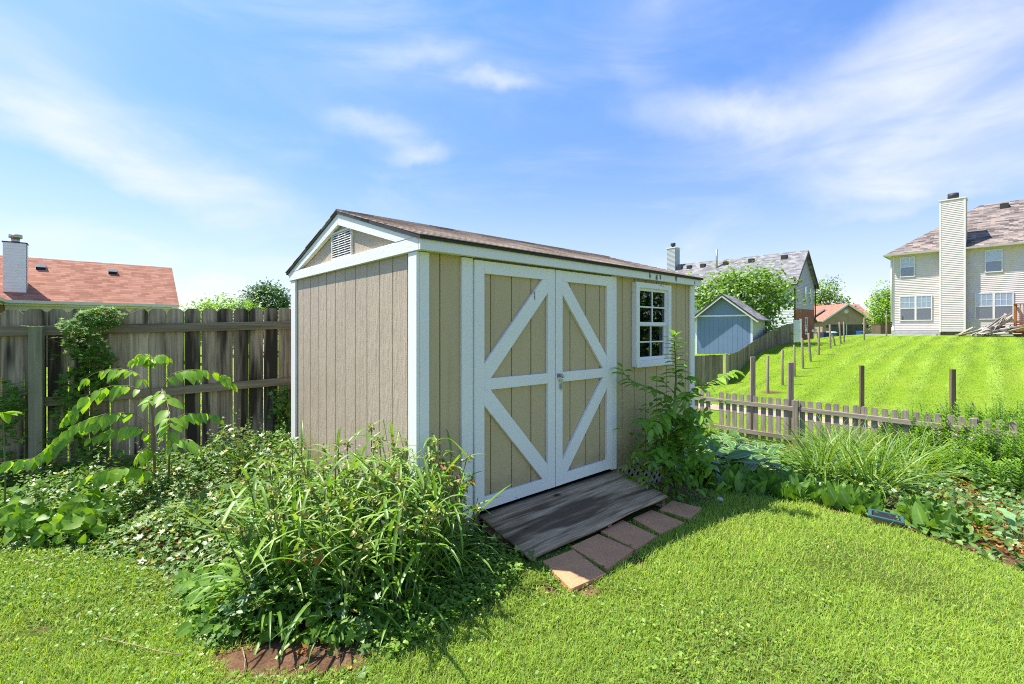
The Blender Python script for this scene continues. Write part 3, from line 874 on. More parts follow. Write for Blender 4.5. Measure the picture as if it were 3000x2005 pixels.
def make_shed():
    L, W = 3.63, 2.44
    zb, zt = 0.163, 1.97
    t = empty('garden_shed', SHED_O, RZ, 'taupe wooden garden shed with white trim, double barn doors and brown shingle roof', 'shed')
    # walls
    mb = MB()
    grooved(mb, 0.0, 0.335, zb, zt, 0.0, 'front', start=0.165)
    grooved(mb, 2.10, L, zb, zt, 0.0, 'front', start=0.13)
    mb.box(0.335, 2.10, 0.012, 0.03, zb, zt)
    mb.build('front_wall', M['taupe'], t)
    mb = MB(); grooved(mb, 0.032, W - .032, zb, zt + 0.02, 0.0, 'gable', start=0.10)
    mb.build('gable_wall', M['taupe_grain'], t)
    mb = MB()
    mb.box(L - 0.03, L, 0.032, W - 0.032, zb, zt)
    mb.prism([(L - 0.03, 0, 2.0), (L - 0.03, W, 2.0), (L - 0.03, W / 2, 2.37)], (0.03, 0, 0))
    mb.box(0.0, L, W - 0.03, W, zb, zt)
    mb.build('rear_wall', M['taupe_grain'], t)
    # gable triangle above the band
    mb = MB()
    mb.prism([(0.002, 0.02, 1.985), (0.002, W - 0.02, 1.985), (0.002, W / 2, 2.38)], (0.028, 0, 0))
    mb.build('gable_panel', M['taupe_grain'], t)
    # gable trim: band + two rakes
    sl = 0.2985
    mb = MB()
    mb.box(-0.032, -0.001, -0.055, W + 0.055, 1.951, 2.038)
    mb.build('gable_band', M['white_x'], t, 0.003)
    for sgn in (0, 1):
        Y = (lambda y: y) if sgn == 0 else (lambda y: W - y)
        mb = MB()
        zr = lambda y: 2.041 + sl * (y + 0.10) - 0.022
        pts = [(-0.034, Y(-0.08), zr(-0.08)), (-0.034, Y(W / 2), zr(W / 2)), (-0.034, Y(W / 2), zr(W / 2) - 0.095),
               (-0.034, Y(0.23), 2.0385), (-0.034, Y(-0.06), 2.0385), (-0.034, Y(-0.08), 2.005)]
        mb.prism(pts, (0.033, 0, 0))
        mb.build('rake_trim', M['white_x'], t, 0.002)
    # fascia and soffit
    mb = MB()
    mb.box(-0.034, L + 0.034, -0.085, -0.063, 1.951, 2.021)
    mb.box(0.0, L, -0.062, 0.0, 1.955, 1.967)
    mb.build('fascia', M['white_peeling'], t, 0.002)
    mb = MB()
    mb.box(-0.02, L + 0.034, W + 0.063, W + 0.085, 1.951, 2.021)
    mb.build('fascia', M['white_x'], t)
    # corner boards
    for x0, x1, y0, y1 in ((0.0, 0.072, -0.021, -0.001), (L - 0.10, L, -0.021, -0.001)):
        mb = MB(); mb.box(x0, x1, y0, y1, zb - 0.005, 1.95); mb.build('corner_trim', M['white'], t, 0.003)
    for y0, y1 in ((-0.021, 0.085), (2.33, W + 0.02)):
        mb = MB(); mb.box(-0.023, -0.001, y0, y1, zb - 0.005, 1.949); mb.build('corner_trim', M['white'], t, 0.003)
    # door jambs
    for x0, x1 in ((0.330, 0.424), (2.023, 2.108)):
        mb = MB(); mb.box(x0, x1, -0.024, -0.001, zb - 0.01, 1.948); mb.build('door_jamb', M['white'], t, 0.003)
    # doors
    z0, z1 = 0.178, 1.938
    for side, (x0, x1) in enumerate(((0.428, 1.241), (1.250, 2.019))):
        pan = MB()
        grooved(pan, x0 + 0.004, x1 - 0.004, z0 + 0.005, z1 - 0.005, -0.016, 'front', start=0.155 if side == 0 else 0.2)
        d = pan.build('door', M['taupe'], t)
        f0, f1 = -0.043, -0.0165
        ws = 0.083
        fr = MB()
        fr.box(x0, x0 + ws, f0, f1, z0, z1); fr.box(x1 - ws, x1, f0, f1, z0, z1)
        fr.box(x0 + ws, x1 - ws, f0 + .001, f1, z1 - 0.09, z1 - 0.001)
        fr.box(x0 + ws, x1 - ws, f0 + .001, f1, 1.022, 1.104)
        fr.build('door_frame', M['white'], d, 0.003)
        lo = MB(); lo.box(x0 + ws, x1 - ws, f0 + .001, f1, z0 + 0.001, z0 + 0.092)
        lo.build('bottom_rail', M['white_worn'], d, 0.003)
        xa, xb = x0 + ws, x1 - ws
        lowx, hix = (xa, xb) if side == 0 else (xb, xa)
        sg = 1 if side == 0 else -1
        for up in (True, False):
            if up: za, zc = 1.104, z1 - 0.09
            else: za, zc = 1.022, z0 + 0.092
            k = 0.105 if up else -0.105
            kx = 0.058 * sg
            poly = [(lowx, f0 + .002, za), (lowx, f0 + .002, za + k), (hix - kx, f0 + .002, zc), (hix, f0 + .002, zc), (hix, f0 + .002, zc - k), (lowx + kx, f0 + .002, za)]
            br = MB(); br.prism(poly, (0, f1 - f0 - .002, 0)); br.build('brace', M['white'], d, 0.002)
        if side == 1:
            la = MB()
            la.box(x0 + 0.012, x0 + 0.062, f0 - 0.006, f0 - 0.001, 1.055, 1.095)
            la.tube([(x0 + 0.04, f0 - 0.006, 1.078), (x0 + 0.04, f0 - 0.035, 1.078), (x0 + 0.04, f0 - 0.042, 1.065)], 0.013, 10)
            la.box(x0 + 0.03, x0 + 0.066, f0 - 0.02, f0 - 0.008, 1.03, 1.045)
            la.build('latch', M['galv'], d)
            pl = MB()
            pl.tube([(x0 + 0.062 + 0.014 * math.cos(a), f0 - 0.014, 1.01 + 0.024 * math.sin(a)) for a in np.linspace(0, math.pi, 8)], 0.003, 6)
            pl.box(x0 + 0.044, x0 + 0.080, f0 - 0.024, f0 - 0.006, 0.965, 1.012)
            pl.build('padlock', M['galv'], d, 0.003)
    # window
    x0, x1, z0, z1 = 2.385, 3.045, 1.085, 1.92
    wf = MB(); w_ = 0.06; p0, p1 = -0.058, -0.001
    wf.box(x0, x0 + w_, p0, p1, z0, z1); wf.box(x1 - w_, x1, p0, p1, z0, z1)
    wf.box(x0 + w_, x1 - w_, p0 + .001, p1, z1 - 0.055, z1 - .001); wf.box(x0 + w_, x1 - w_, p0 + .001, p1, z0 + .001, z0 + 0.06)
    wf.box(x0 - 0.004, x1 + 0.004, p0 - 0.008, p0 + 0.0005, z0 - 0.004, z0 + 0.045)
    win = wf.build('window', M['white_worn'], t, 0.004)
    ix0, ix1 = x0 + w_, x1 - w_; iz0, iz1 = z0 + 0.06, z1 - 0.055
    zm = 1.495
    for (a, b, yy) in ((zm, iz1, -0.035), (iz0, zm + 0.018, -0.018)):
        s = MB(); k = 0.026
        s.box(ix0, ix0 + k, yy, yy + 0.02, a, b); s.box(ix1 - k, ix1, yy, yy + 0.02, a, b)
        s.box(ix0 + k, ix1 - k, yy + .001, yy + 0.02, a, a + k + .008); s.box(ix0 + k, ix1 - k, yy + .001, yy + 0.02, b - k, b)
        xm = (ix0 + ix1) / 2; zc = (a + b) / 2
        s.box(xm - 0.007, xm + 0.007, yy + .004, yy + 0.014, a + k, b - k); s.box(ix0 + k, ix1 - k, yy + .005, yy + 0.0135, zc - 0.007, zc + 0.007)
        s.build('sash', M['white'], win)
        gl = MB(); gl.box(ix0 + 0.005, ix1 - 0.005, yy + 0.0155, yy + 0.018, a + 0.005, b - 0.005)
        gl.build('pane', M['glass'], win)
    bk = MB(); bk.box(ix0 - 0.01, ix1 + 0.01, -0.0005, 0.0, iz0 - .01, iz1 + .01); bk.build('dark_interior', M['dark'], win)  # black sheet stands in for the unlit inside of the shed
    # louvred vent on the gable
    v = MB(); ya, yb, za, zc = 0.99, 1.40, 2.052, 2.262
    v.box(-0.016, 0.001, ya, ya + 0.014, za, zc); v.box(-0.016, 0.001, yb - 0.014, yb, za, zc)
    v.box(-0.016, 0.001, ya, yb, za - .012, za); v.box(-0.016, 0.001, ya, yb, zc, zc + .012)
    for q in (1, 2): v.box(-0.012, 0.0, ya + (yb - ya) * q / 3 - 0.006, ya + (yb - ya) * q / 3 + 0.006, za, zc)
    n = 11
    for i in range(n):
        z = za + (i + 0.5) * (zc - za) / n
        v.prism([(-0.0165, ya + .01, z - .0075), (-0.0035, ya + .01, z + .0085), (-0.0015, ya + .01, z + .0085), (-0.0135, ya + .01, z - .0075)], (0, yb - ya - .02, 0))
    vent = v.build('gable_vent', M['vent'], t)
    b = MB(); b.box(-0.0005, 0.0015, ya + .01, yb - .01, za, zc); b.build('vent_dark', M['dark'], vent)  # black sheet paints the shade in the slots between slats
    # roof
    rf = MB(); x0, x1 = -0.05, L + 0.05
    ang = math.atan(sl); ln = 1.33 / math.cos(ang)
    dk = MB()
    for sgn in (0, 1):
        Y = (lambda y: y) if sgn == 0 else (lambda y: W - y)
        zt_ = lambda y: 2.041 + sl * (y + 0.10)
        poly = [(x0 + .004, Y(-0.100), zt_(-0.1) - 0.024), (x0 + .004, Y(W / 2), zt_(W / 2) - 0.024), (x0 + .004, Y(W / 2), zt_(W / 2)), (x0 + .004, Y(-0.100), zt_(-0.1))]
        dk.prism(poly, (x1 - x0 - .008, 0, 0))
        nc = 11
        for i in range(nc):
            s0 = i / nc * 1.335; s1 = min((i + 1) / nc * 1.335 + 0.02, 1.335)
            ya, yb2 = -0.112 + s0, -0.112 + s1
            if yb2 > W / 2: yb2 = W / 2
            e = random.uniform(-0.004, 0.004)
            a_ = [(x0 + e, Y(ya), zt_(ya) + 0.001), (x0 + e, Y(yb2), zt_(yb2) + 0.001), (x0 + e, Y(yb2), zt_(yb2) + 0.002), (x0 + e, Y(ya), zt_(ya) + 0.008)]
            rf.prism(a_, (x1 - x0, 0, 0))
    rf.box(x0 - .004, x1 + .004, W / 2 - 0.012, W / 2 + 0.012, 2.435, 2.4475)
    roof = auto_uv(rf.build('roof', M['shingle_brown'], t))
    dk.build('drip_edge', M['drip'], roof)
    # floor frame, lattice skirt
    mb = MB(); mb.box(0.03, L - 0.03, 0.035, W - 0.035, 0.03, 0.16)
    for y in (0.3, 1.2, 2.1): mb.box(0.0, L, y, y + 0.09, -0.30, 0.03)
    mb.build('floor_frame', M['dark'], t)  # frame coloured near black for the gloom under the floor
    for xa, xb in ((0.05, 0.50), (2.10, 3.6)):
        mb = MB(); p = 0.072
        for j, (k, y) in enumerate(((1, 0.006), (-1, 0.012))):
            for c in np.arange(xa - 0.5, xb + 0.5, p * 1.4):
                for q in (0,):
                    zlo, zhi = -0.33, 0.155
                    A = Vector((c, y, zlo)); B = Vector((c + k * (zhi - zlo), y, zhi))
                    lo, hi = 0.0, 1.0
                    if k > 0: lo = max(lo, (xa - c) / (zhi - zlo)); hi = min(hi, (xb - c) / (zhi - zlo))
                    else: lo = max(lo, (c - xb) / (zhi - zlo)); hi = min(hi, (c - xa) / (zhi - zlo))
                    if hi - lo > 0.06: mb.beam(A.lerp(B, lo), A.lerp(B, hi), 0.034, 0.006, up=(0, 1, 0))
        mb.box(xa, xb, -0.002, 0.003, 0.125, 0.16)
        mb.build('lattice_skirt', M['lattice'], t)
    return t


make_shed()


def make_ramp():
    t = empty('wooden_ramp', shed_pt(0.473, -0.026, 0), RZ, 'dark weathered plywood ramp leading up to the shed doors', 'ramp')
    mb = MB()
    w, ln = 1.634, 0.525
    a, b = 0.150, 0.035
    n = 10; m_ = 16
    v = []; f = []
    # slightly bowed sheet
    for j in range(n + 1):
        for i in range(m_ + 1):
            x = w * i / m_; q = j / n
            v.append((x, -ln * q, a + (b - a) * q + 0.006 * math.sin(i * .7) * q + 0.004 * math.sin(j * 1.1 + i * .3)))
    for j in range(n):
        for i in range(m_):
            p = j * (m_ + 1) + i
            f.append((p, p + m_ + 1, p + m_ + 2, p + 1))
    mb.add(v, f, True)
    k = len(v)
    top = mb.build('ramp_sheet', M['ramp'], t)
    so = top.modifiers.new('thick', 'SOLIDIFY'); so.thickness = 0.019; so.offset = -1
    for x in (0.03, w / 2, w - 0.06):
        s = MB(); s.prism([(x, -0.01, a - 0.025), (x, -0.01, -0.02), (x, -ln + .02, -0.06), (x, -ln + .02, b - 0.024)], (0.038, 0, 0))
        s.build('stringer', M['ramp'], t)
    return t


make_ramp()

PAVERS = [(((700, 905), (965, 805), (1250, 1010), (950, 1160)), 'first reddish paving slab from the near end, its near corner in sunlight'),
          (((945, 785), (1180, 660), (1485, 810), (1255, 970)), 'second reddish paving slab, next beyond the partly sunlit slab'),
          (((1200, 640), (1390, 545), (1685, 680), (1500, 800)), 'middle reddish paving slab with a dark twig on it, third of five'),
          (((1475, 530), (1640, 450), (1920, 570), (1710, 660)), 'fourth reddish paving slab with soil crumbs, next before the farthest slab'),
          (((1705, 455), (1815, 365), (2070, 440), (1965, 530)), 'farthest reddish paving slab in shade by the bare soil, fifth of five')]
for q, lab in PAVERS:
    P = [ground_at(1350 + c[0] * .341, 1350 + c[1] * .341) for c in q]
    cen = sum(P, Vector()) / 4
    mb = MB()
    bt = [Vector((p.x - cen.x, p.y - cen.y, p.z - cen.z - 0.03)) for p in P]
    tilt = random.uniform(-.006, .006)
    bt = [Vector((p.x, p.y, p.z + tilt * (1 if i % 2 else -1))) for i, p in enumerate(bt)]
    mb.prism(bt, (0, 0, 0.044))
    o = mb.build('paving_slab', M['paver'], None, 0.004)
    o.location = cen + Vector((0, 0, .016))
    tag(o, lab, 'paving slab', 'paving slabs in front of the ramp')


# ------------------------------------------------------------------ board fence on the left
def make_privacy_fence():
    A = Vector((-4.506, 4.13, 0)); rz = math.atan2(1.36, 1.937)
    t = empty('privacy_fence', A, rz, 'tall weathered dark board fence with dog-eared tops behind the left plants', 'fence')
    sk = 0.031
    i = 0
    for x in np.arange(-3.24, 4.3, 0.1475):
        w = 0.1475 - (0.005 + abs(random.gauss(0, 0.0025)))
        lean = random.uniform(-0.003, 0.003)
        zt = 1.632 + sk * x + random.uniform(-0.005, 0.005)
        zb = 0.02 - 0.12 + sk * 0
        xa, xb = x + lean, x + w + lean
        c = 0.032
        pts = [(xa, 0, zb), (xb, 0, zb), (xb, 0, zt - c), (xb - c, 0, zt), (xa + c, 0, zt), (xa, 0, zt - c)]
        mb = MB(); y = random.uniform(0, 0.004)
        mb.prism([(p[0], y, p[2]) for p in pts], (0, 0.016, 0))
        mb.build('picket', M['fence'], t)
    for zc, hgt in ((1.437, 0.09), (0.78, 0.085), (0.14, 0.085)):
        for xa, xb in ((-2.24, 0.244), (0.247, 2.66), (2.664, 4.3), (-3.2, -2.243)):
            mb = MB()
            j = random.uniform(-0.006, 0.006)
            mb.beam((xa, -0.021, zc + j + sk * xa), (xb, -0.021, zc + j + sk * xb), 0.038, hgt)
            mb.build('rail', M['fence_rail'], t, 0.003)
    for x in (-2.29, 0.2, 2.62):
        mb = MB(); mb.box(x, x + 0.092, -0.136, -0.042, -0.2, 1.475 + sk * x)
        mb.build('post', M['fence_post'], t, 0.004)


make_privacy_fence()


# ------------------------------------------------------------------ low picket fence beyond the bed
def pf_pt(a, off=0.0):
    """a metres along the picket fence from its left end, off metres beyond it"""
    return PF[0] + 0.697 * a + NRM[0] * off, PF[1] - 0.716 * a + NRM[1] * off


def make_picket_fence():
    A = Vector((PF[0], PF[1], 0)); rz = math.atan2(-0.716, 0.697)
    t = empty('picket_fence', A, rz, 'low weathered gray picket fence along the back of the garden bed', 'fence')
    top = lambda a: 0.13 - 0.0088 * a
    k = 0
    for a in np.arange(-1.78, 5.6, 0.137):
        k += 1
        if abs(a + 0.136) < 0.05: continue
        w = 0.089
        ht = top(a) + random.uniform(-0.012, 0.012)
        g = float(H(*pf_pt(a))) + 0.05
        mb = MB(); c = 0.02
        ln = random.uniform(-0.008, 0.008)
        pts = [(a, 0, g), (a + w, 0, g), (a + w + ln, 0, ht - c), (a + w - c + ln, 0, ht), (a + c + ln, 0, ht), (a + ln, 0, ht - c)]
        mb.prism(pts, (0, 0.018, 0))
        mb.build('picket', M['picket'], t, 0.003)
    for a in (-0.99, 1.41, 3.82):
        mb = MB(); mb.box(a, a + 0.09, -0.075, -0.002, -1.0, top(a) - 0.005)
        mb.build('post', M['picket'], t, 0.004)
    for dz in (-0.18, -0.745):
        for xa, xb in ((-1.78, -0.992), (-0.898, 1.408), (1.502, 3.818), (3.912, 5.6)):
            mb = MB(); j = random.uniform(-.008, .008)
            mb.beam((xa, -0.021, top(xa) + dz + j), (xb, -0.021, top(xb) + dz - j), 0.037, 0.082)
            mb.build('rail', M['picket_rail'], t, 0.003)


make_picket_fence()

# ------------------------------------------------------------------ stakes on the hill
def stake(px_t, py_t, base, w, label, matn='stake', lean=None, round_=False):
    """px/py in photo pixels; base = ground point"""
    t = S(px_t, py_t, base.y)
    hgt = t.z - base.z
    mb = MB()
    dx = t.x - base.x
    if round_:
        mb.tube([(0, 0, -0.15), (dx * .5 + random.uniform(-.015, .015), 0, hgt * .5), (dx, 0, hgt)], [w / 2 * 1.05, w / 2, w / 2 * .95], 8)
    else:
        mb.beam((0, 0, -0.15), (dx, 0, hgt), w, w * 0.95, up=(0.3, 1, 0))
    o = mb.build('garden_stake', M[matn], None, 0.003)
    o.location = base
    tag(o, label, 'stake', 'wooden stakes on the mown slope')
    return o


def at_t(u_px, tt):
    """ground point on the sight line of photo column u_px, tt metres beyond the picket fence"""
    u = (u_px - 1500) / 1375
    y = (tt + PF[0] * NRM[0] + PF[1] * NRM[1]) / (u * NRM[0] + NRM[1])
    return Vector((u * y, y, h(u * y, y)))


stake(2205.6, 1046, at_t(2205.6, 0.35), 0.088, 'thick gray square post behind the picket fence, nearest the shed')
stake(2316, 1062, at_t(2316, 0.25), 0.092, 'reddish brown square post rising behind the picket fence post', 'stake')
stake(2524.6, 1071, at_t(2524.6, 2.2), 0.075, 'dark square stake alone on the open slope behind the fence, the left of two', 'stake_dark')
stake(2791, 1082, at_t(2791, 2.2), 0.075, 'dark square stake alone on the open slope behind the fence, the right of two', 'stake_dark')
for (tx, ty), (bx, by), w, lab in (
        ((2250, 1043), (2250, 1153), .085, 'gray round stake at the foot of the slope with a bare soil patch beside it'),
        ((2292.6, 1026), (2292.6, 1129.7), .085, 'gray round stake standing in the shadow of the board fence, second up the slope'),
        ((2326.8, 1011), (2328, 1104), .085, 'thin gray stake just behind the reddish brown post'),
        ((2350, 990.7), (2353, 1080.5), .09, 'gray round stake fourth up the slope with a bare soil patch at its foot'),
        ((2369, 976.6), (2376, 1060), .09, 'slightly leaning gray stake fifth up the slope'),
        ((2398.8, 958.5), (2399, 1041), .09, 'gray round stake in front of the red brick wall end, sixth up the slope'),
        ((2431, 951), (2433, 1021.7), .09, 'upright gray stake paired with a short leaning stake near the bins'),
        ((2438, 980), (2447.5, 1014), .08, 'short stake leaning over to the left near the crest of the slope'),
        ((2459, 943.6), (2464, 1008), .09, 'leaning gray stake in front of the garage opening, the left of two'),
        ((2472, 942.7), (2473, 1004.4), .09, 'upright gray stake in front of the garage opening, the right of two'),
        ((2532, 933), (2532, 997), .09, 'gray stake at the crest beside the blue bin'),
        ((2597, 921), (2597, 984.5), .09, 'tall gray stake in front of the brown enclosure by the house')):
    stake(tx, ty, ground_at(bx, by), w, lab, 'stake', round_=True)


# ------------------------------------------------------------------ board fence by the blue shed
def make_far_fence():
    C0 = Vector((8.45, 18.6, 0)); E = Vector((17.4, 29.0, 0))
    t = empty('board_fence', C0, 0, 'gray weathered board fence running uphill past the blue shed', 'fence')

    def panel(a, b, tops):
        d = b - a; ln = d.length; rz = math.atan2(d.y, d.x)
        c = empty('fence_run', a - C0, rz); c.parent = t
        return c, d / ln, ln
    for a, b, za, zb in ((Vector((1.5, 18.6, 0)), C0, 0.45, 0.44), (C0, E, 0.44, 1.86)):
        d = b - a; ln = d.length; d = d / ln
        mb = MB(); n = int(ln / 0.14)
        for i in range(n):
            x = i * 0.14; p = a + d * (x + .07)
            q = x / ln
            zt = za + (zb - za) * q
            if b is E: zt = np.interp(q, [0, .12, .35, .55, .8, 1], [0.44, .52, 1.0, 1.4, 1.72, 1.88])
            zt += random.uniform(-.025, .025)
            g_ = min(h(p.x, p.y), zt - 0.3) - 0.05
            mb.box(x + .002, x + .138, random.uniform(0, .006), 0.02, g_, zt)
        o = mb.build('board_panel', M['far_fence'], t)
        o.location = a - C0; o.rotation_euler = (0, 0, math.atan2(d.y, d.x))
    mb = MB(); mb.box(-0.05, 0.05, -0.16, -0.06, h(8.45, 18.6) - .2, 0.52); mb.build('post', M['stake'], t)


make_far_fence()


# ------------------------------------------------------------------ houses
def lap(mb, x0, x1, z0, z1, y, pitch=0.115):
    n = max(1, int(round((z1 - z0) / pitch))); p = (z1 - z0) / n
    for i in range(n):
        a, b = z0 + i * p, z0 + (i + 1) * p
        mb.add([(x0, y - 0.022, a), (x1, y - 0.022, a), (x1, y - 0.001, b), (x0, y - 0.001, b), (x0, y, a), (x1, y, a)],
               [(0, 1, 2, 3), (4, 5, 1, 0)])


def place(o, M4):
    o.data.transform(M4)
    return o


def house_window(t, x0, x1, z0, z1, y, units=1, trim=0.05, grid=True, M4=None, upper='blinds', lower='blinds', tm='siding_trim'):
    """double-hung window set on a wall at y (facing -y)"""
    f = MB()
    f.box(x0, x1, y - .045, y - .002, z1 - trim, z1); f.box(x0, x1, y - .045, y - .002, z0, z0 + trim)
    w = (x1 - x0) / units
    for k in range(units + 1):
        xx = x0 + k * w
        a = max(xx - trim, x0) if k else x0
        b = min(xx + trim, x1) if k < units else x1
        f.box(a, b, y - .044, y - .002, z0 + trim, z1 - trim)
    zm = z0 + (z1 - z0) * 0.5
    f.box(x0 + trim, x1 - trim, y - .040, y - .002, zm - .025, zm + .025)
    fr = f.build('window', M[tm], t)
    g_ = MB(); m2 = MB(); bl = MB(); dk = MB()
    for k in range(units):
        a, b = x0 + k * w + trim, x0 + (k + 1) * w - trim
        g_.box(a, b, y - .030, y - .027, z0 + trim, z1 - trim)
        bl.box(a, b, y - .0185, y - .0175, zm if lower == 'dark' else z0 + trim, z1 - trim)
        dk.box(a, b, y - .020, y - .0195, z0 + trim, zm - 0.0)
        if grid:
            for q in (1, 2): m2.box(a + (b - a) * q / 3 - .009, a + (b - a) * q / 3 + .009, y - .034, y - .0305, zm, z1 - trim)
            zq = (zm + z1 - trim) / 2
            m2.box(a, b, y - .0335, y - .031, zq - .009, zq + .009)
    parts = [fr, g_.build('pane', M['glass_far'], fr), bl.build('blind', M['blinds'], fr)]
    if lower == 'dark': parts.append(dk.build('screen', M['insect_screen'], fr))
    if grid: parts.append(m2.build('muntin', M['vinyl'], fr))
    if M4 is not None:
        for p in parts: place(p, M4)
    return fr


def gable_roof(mb, x0, x1, y0, ym, y1, ze0, zr, ze1, th=0.12):
    """ridge along x"""
    mb.prism([(x0, y0, ze0), (x0, ym, zr), (x0, y1, ze1), (x0, y1, ze1 - th), (x0, ym, zr - th), (x0, y0, ze0 - th)], (x1 - x0, 0, 0))


# --- large house on the right, seen from its back
def house_right():
    O = Vector((25.97, 32, 0)); rz = math.atan2(-0.7427, 0.6697)
    t = empty('two_storey_house', O, rz, 'two storey house with cream lap siding and tall sided chimney on the hilltop', 'house')
    L, W = 14.0, 8.0
    s = MB(); lap(s, 0, L, 1.43, 6.5, 0, 0.115); s.build('wall', M['siding_cream'], t)
    s = MB(); lap(s, 0, W, 1.43, 6.5, 0, 0.115); o = s.build('wall', M['siding_cream'], t)
    place(o, Matrix.Rotation(R(-90), 4, 'Z') @ Matrix.Translation((-W, 0, 0)))
    s = MB(); s.box(0.01, L, 0.01, W, 0.5, 6.45); s.build('wall_core', M['siding_cream'], t)
    s = MB(); s.box(-0.03, 0.08, -0.03, 0.0, 1.4, 6.45); s.box(-0.03, 0.0, 0.0, 0.08, 1.4, 6.45); s.build('corner_trim', M['siding_trim'], t)
    s = MB(); s.box(-0.02, L, -0.012, 0.5, 0.4, 1.425); s.build('foundation', M['concrete'], t)
    # roof (hip)
    e = 0.38; ze, zr = 6.56, 9.87; r = 4.02
    x0, x1, y0, y1 = -e, L + e, -e, 2 * r + e
    V_ = [(x0, y0, ze), (x1, y0, ze), (x1, y1, ze), (x0, y1, ze), (r, r, zr), (L - r, r, zr)]
    rf = MB(); rf.add(V_, [(0, 1, 5, 4), (1, 2, 5), (2, 3, 4, 5), (3, 0, 4)])
    roof = auto_uv(rf.build('roof', M['shingle_mixed'], t))
    s = MB(); s.box(x0 + .02, x1 - .02, y0 + .02, y1 - .02, ze - .09, ze - .012); s.build('soffit', M['siding_trim'], t)
    s = MB()
    s.beam((x0 + .01, y0 - .05, ze - .045), (2.39, y0 - .05, ze - .045), 0.11, 0.11); s.beam((3.63, y0 - .05, ze - .045), (x1, y0 - .05, ze - .045), 0.11, 0.11); s.beam((x0 - .05, y0 + .01, ze - .045), (x0 - .05, y1, ze - .045), 0.11, 0.11)
    s.build('gutter', M['gutter_brown'], t)
    pitch = (zr - ze) / (r + e)

    def on_roof(x, y): return ze + pitch * (y + e)
    for x in (5.15, 6.35, 7.6, 8.9):
        s = MB(); s.box(x - .2, x + .2, 3.25, 3.65, on_roof(0, 3.25) - .02, on_roof(0, 3.65) + .06); s.build('roof_vent', M['drip'], roof)
    s = MB(); s.tube([(7.15, 3.3, on_roof(0, 3.3) - .1), (7.15, 3.3, on_roof(0, 3.3) + .75)], 0.07, 8); s.tube([(7.15, 3.3, on_roof(0, 3.3) + .7), (7.15, 3.3, on_roof(0, 3.3) + .9)], 0.11, 8); s.build('vent_pipe', M['galv'], roof)
    s = MB(); s.tube([(6.6, 1.5, on_roof(0, 1.5) - .05), (6.6, 1.5, on_roof(0, 1.5) + .22)], 0.09, 8); s.build('vent_pipe', M['vinyl'], roof)
    # chimney chase
    cx0, cx1, cz = 2.407, 3.6, 9.62
    s = MB(); lap(s, cx0 + .07, cx1 - .07, 1.35, cz, -0.45, 0.115)
    s.box(cx0, cx1, -0.445, 0.55, 1.35, cz)
    ch = s.build('chimney', M['siding_cream'], t)
    s = MB(); lap(s, 0, 1.0, 1.35, cz, 0, 0.115); o = s.build('chimney_side', M['siding_cream'], ch)
    place(o, Matrix.Translation((cx1 + .001, -0.45, 0)) @ Matrix.Rotation(R(90), 4, 'Z'))
    s = MB(); s.box(cx0 - .01, cx0 + .08, -0.475, -0.44, 1.3, cz); s.box(cx1 - .08, cx1 + .012, -0.475, -0.44, 1.3, cz); s.box(cx0 - .05, cx1 + .05, -0.5, 0.6, cz, cz + .07)
    s.build('chimney_trim', M['siding_trim'], ch)
    s = MB(); s.tube([((cx0 + cx1) / 2, 0.05, cz + .05), ((cx0 + cx1) / 2, 0.05, cz + .16)], 0.15, 12); s.tube([((cx0 + cx1) / 2, 0.05, cz + .16), ((cx0 + cx1) / 2, 0.05, cz + .48)], 0.27, 12)
    s.build('flue_cap', M['drip'], ch)
    s = MB(); s.box(cx0 + .03, cx1 - .02, -0.40, 0, 1.05, 1.345); s.build('chimney_base', M['brown_box'], ch)
    house_window(t, 0.377, 1.151, 4.99, 6.33, -0.022, lower='dark')
    house_window(t, 4.417, 5.18, 4.94, 6.31, -0.022, lower='dark', grid=False)
    house_window(t, 0.36, 2.015, 2.06, 3.72, -0.022, units=2, lower='dark')
    house_window(t, 3.98, 5.63, 2.08, 3.715, -0.022, units=2, lower='dark')
    for (x, a, b) in ((-0.07, 2.0, 6.4),):
        s = MB(); s.tube([(x, -0.08, a), (x, -0.08, b)], 0.045, 6); s.build('downspout', M['siding_trim'], t)
    s = MB(); s.box(-1.3, 2.3, -1.0, -0.15, 0.8, 1.16); o = s.build('patio_slab', M['concrete'], None); o.location = O; o.rotation_euler = (0, 0, rz)
    tag(o, 'thin pale concrete slab along the foot of the hilltop house', 'slab')
    # deck
    dk = empty('deck', O, rz, 'reddish brown stained wooden deck with railing at the back of the hilltop house', 'deck')
    s = MB()
    for k in range(16): s.box(5.7, 10.0, -2.4 + k * .147, -2.4 + k * .147 + .14, 1.74, 1.78)
    s.build('deck_floor', M['deck'], dk)
    s = MB()
    for z in (1.62, 1.47, 1.32, 1.17, 1.02): s.box(5.68, 10.0, -2.44, -2.41, z - .07, z + .065); s.box(5.66, 5.69, -2.41, -0.05, z - .07, z + .065)
    s.build('skirt', M['deck'], dk)
    for x, y in ((5.72, -2.38), (7.6, -2.38), (9.5, -2.38), (5.72, -0.2)):
        s = MB(); s.box(x - .05, x + .05, y - .05, y + .05, 0.7, 2.86); s.build('deck_post', M['deck'], dk)
    s = MB(); s.box(5.66, 10.0, -2.46, -2.32, 2.865, 2.90); s.box(5.66, 5.79, -2.32, -0.05, 2.866, 2.90)
    s.box(5.7, 10.0, -2.40, -2.36, 1.86, 1.93)
    s.build('handrail', M['deck'], dk)
    s = MB()
    for x in np.arange(5.9, 10, 0.14): s.box(x, x + .035, -2.40, -2.36, 1.93, 2.864)
    for y in np.arange(-2.2, -.1, 0.14): s.box(5.70, 5.735, y, y + .035, 1.78, 2.864)
    s.build('baluster', M['deck'], dk)
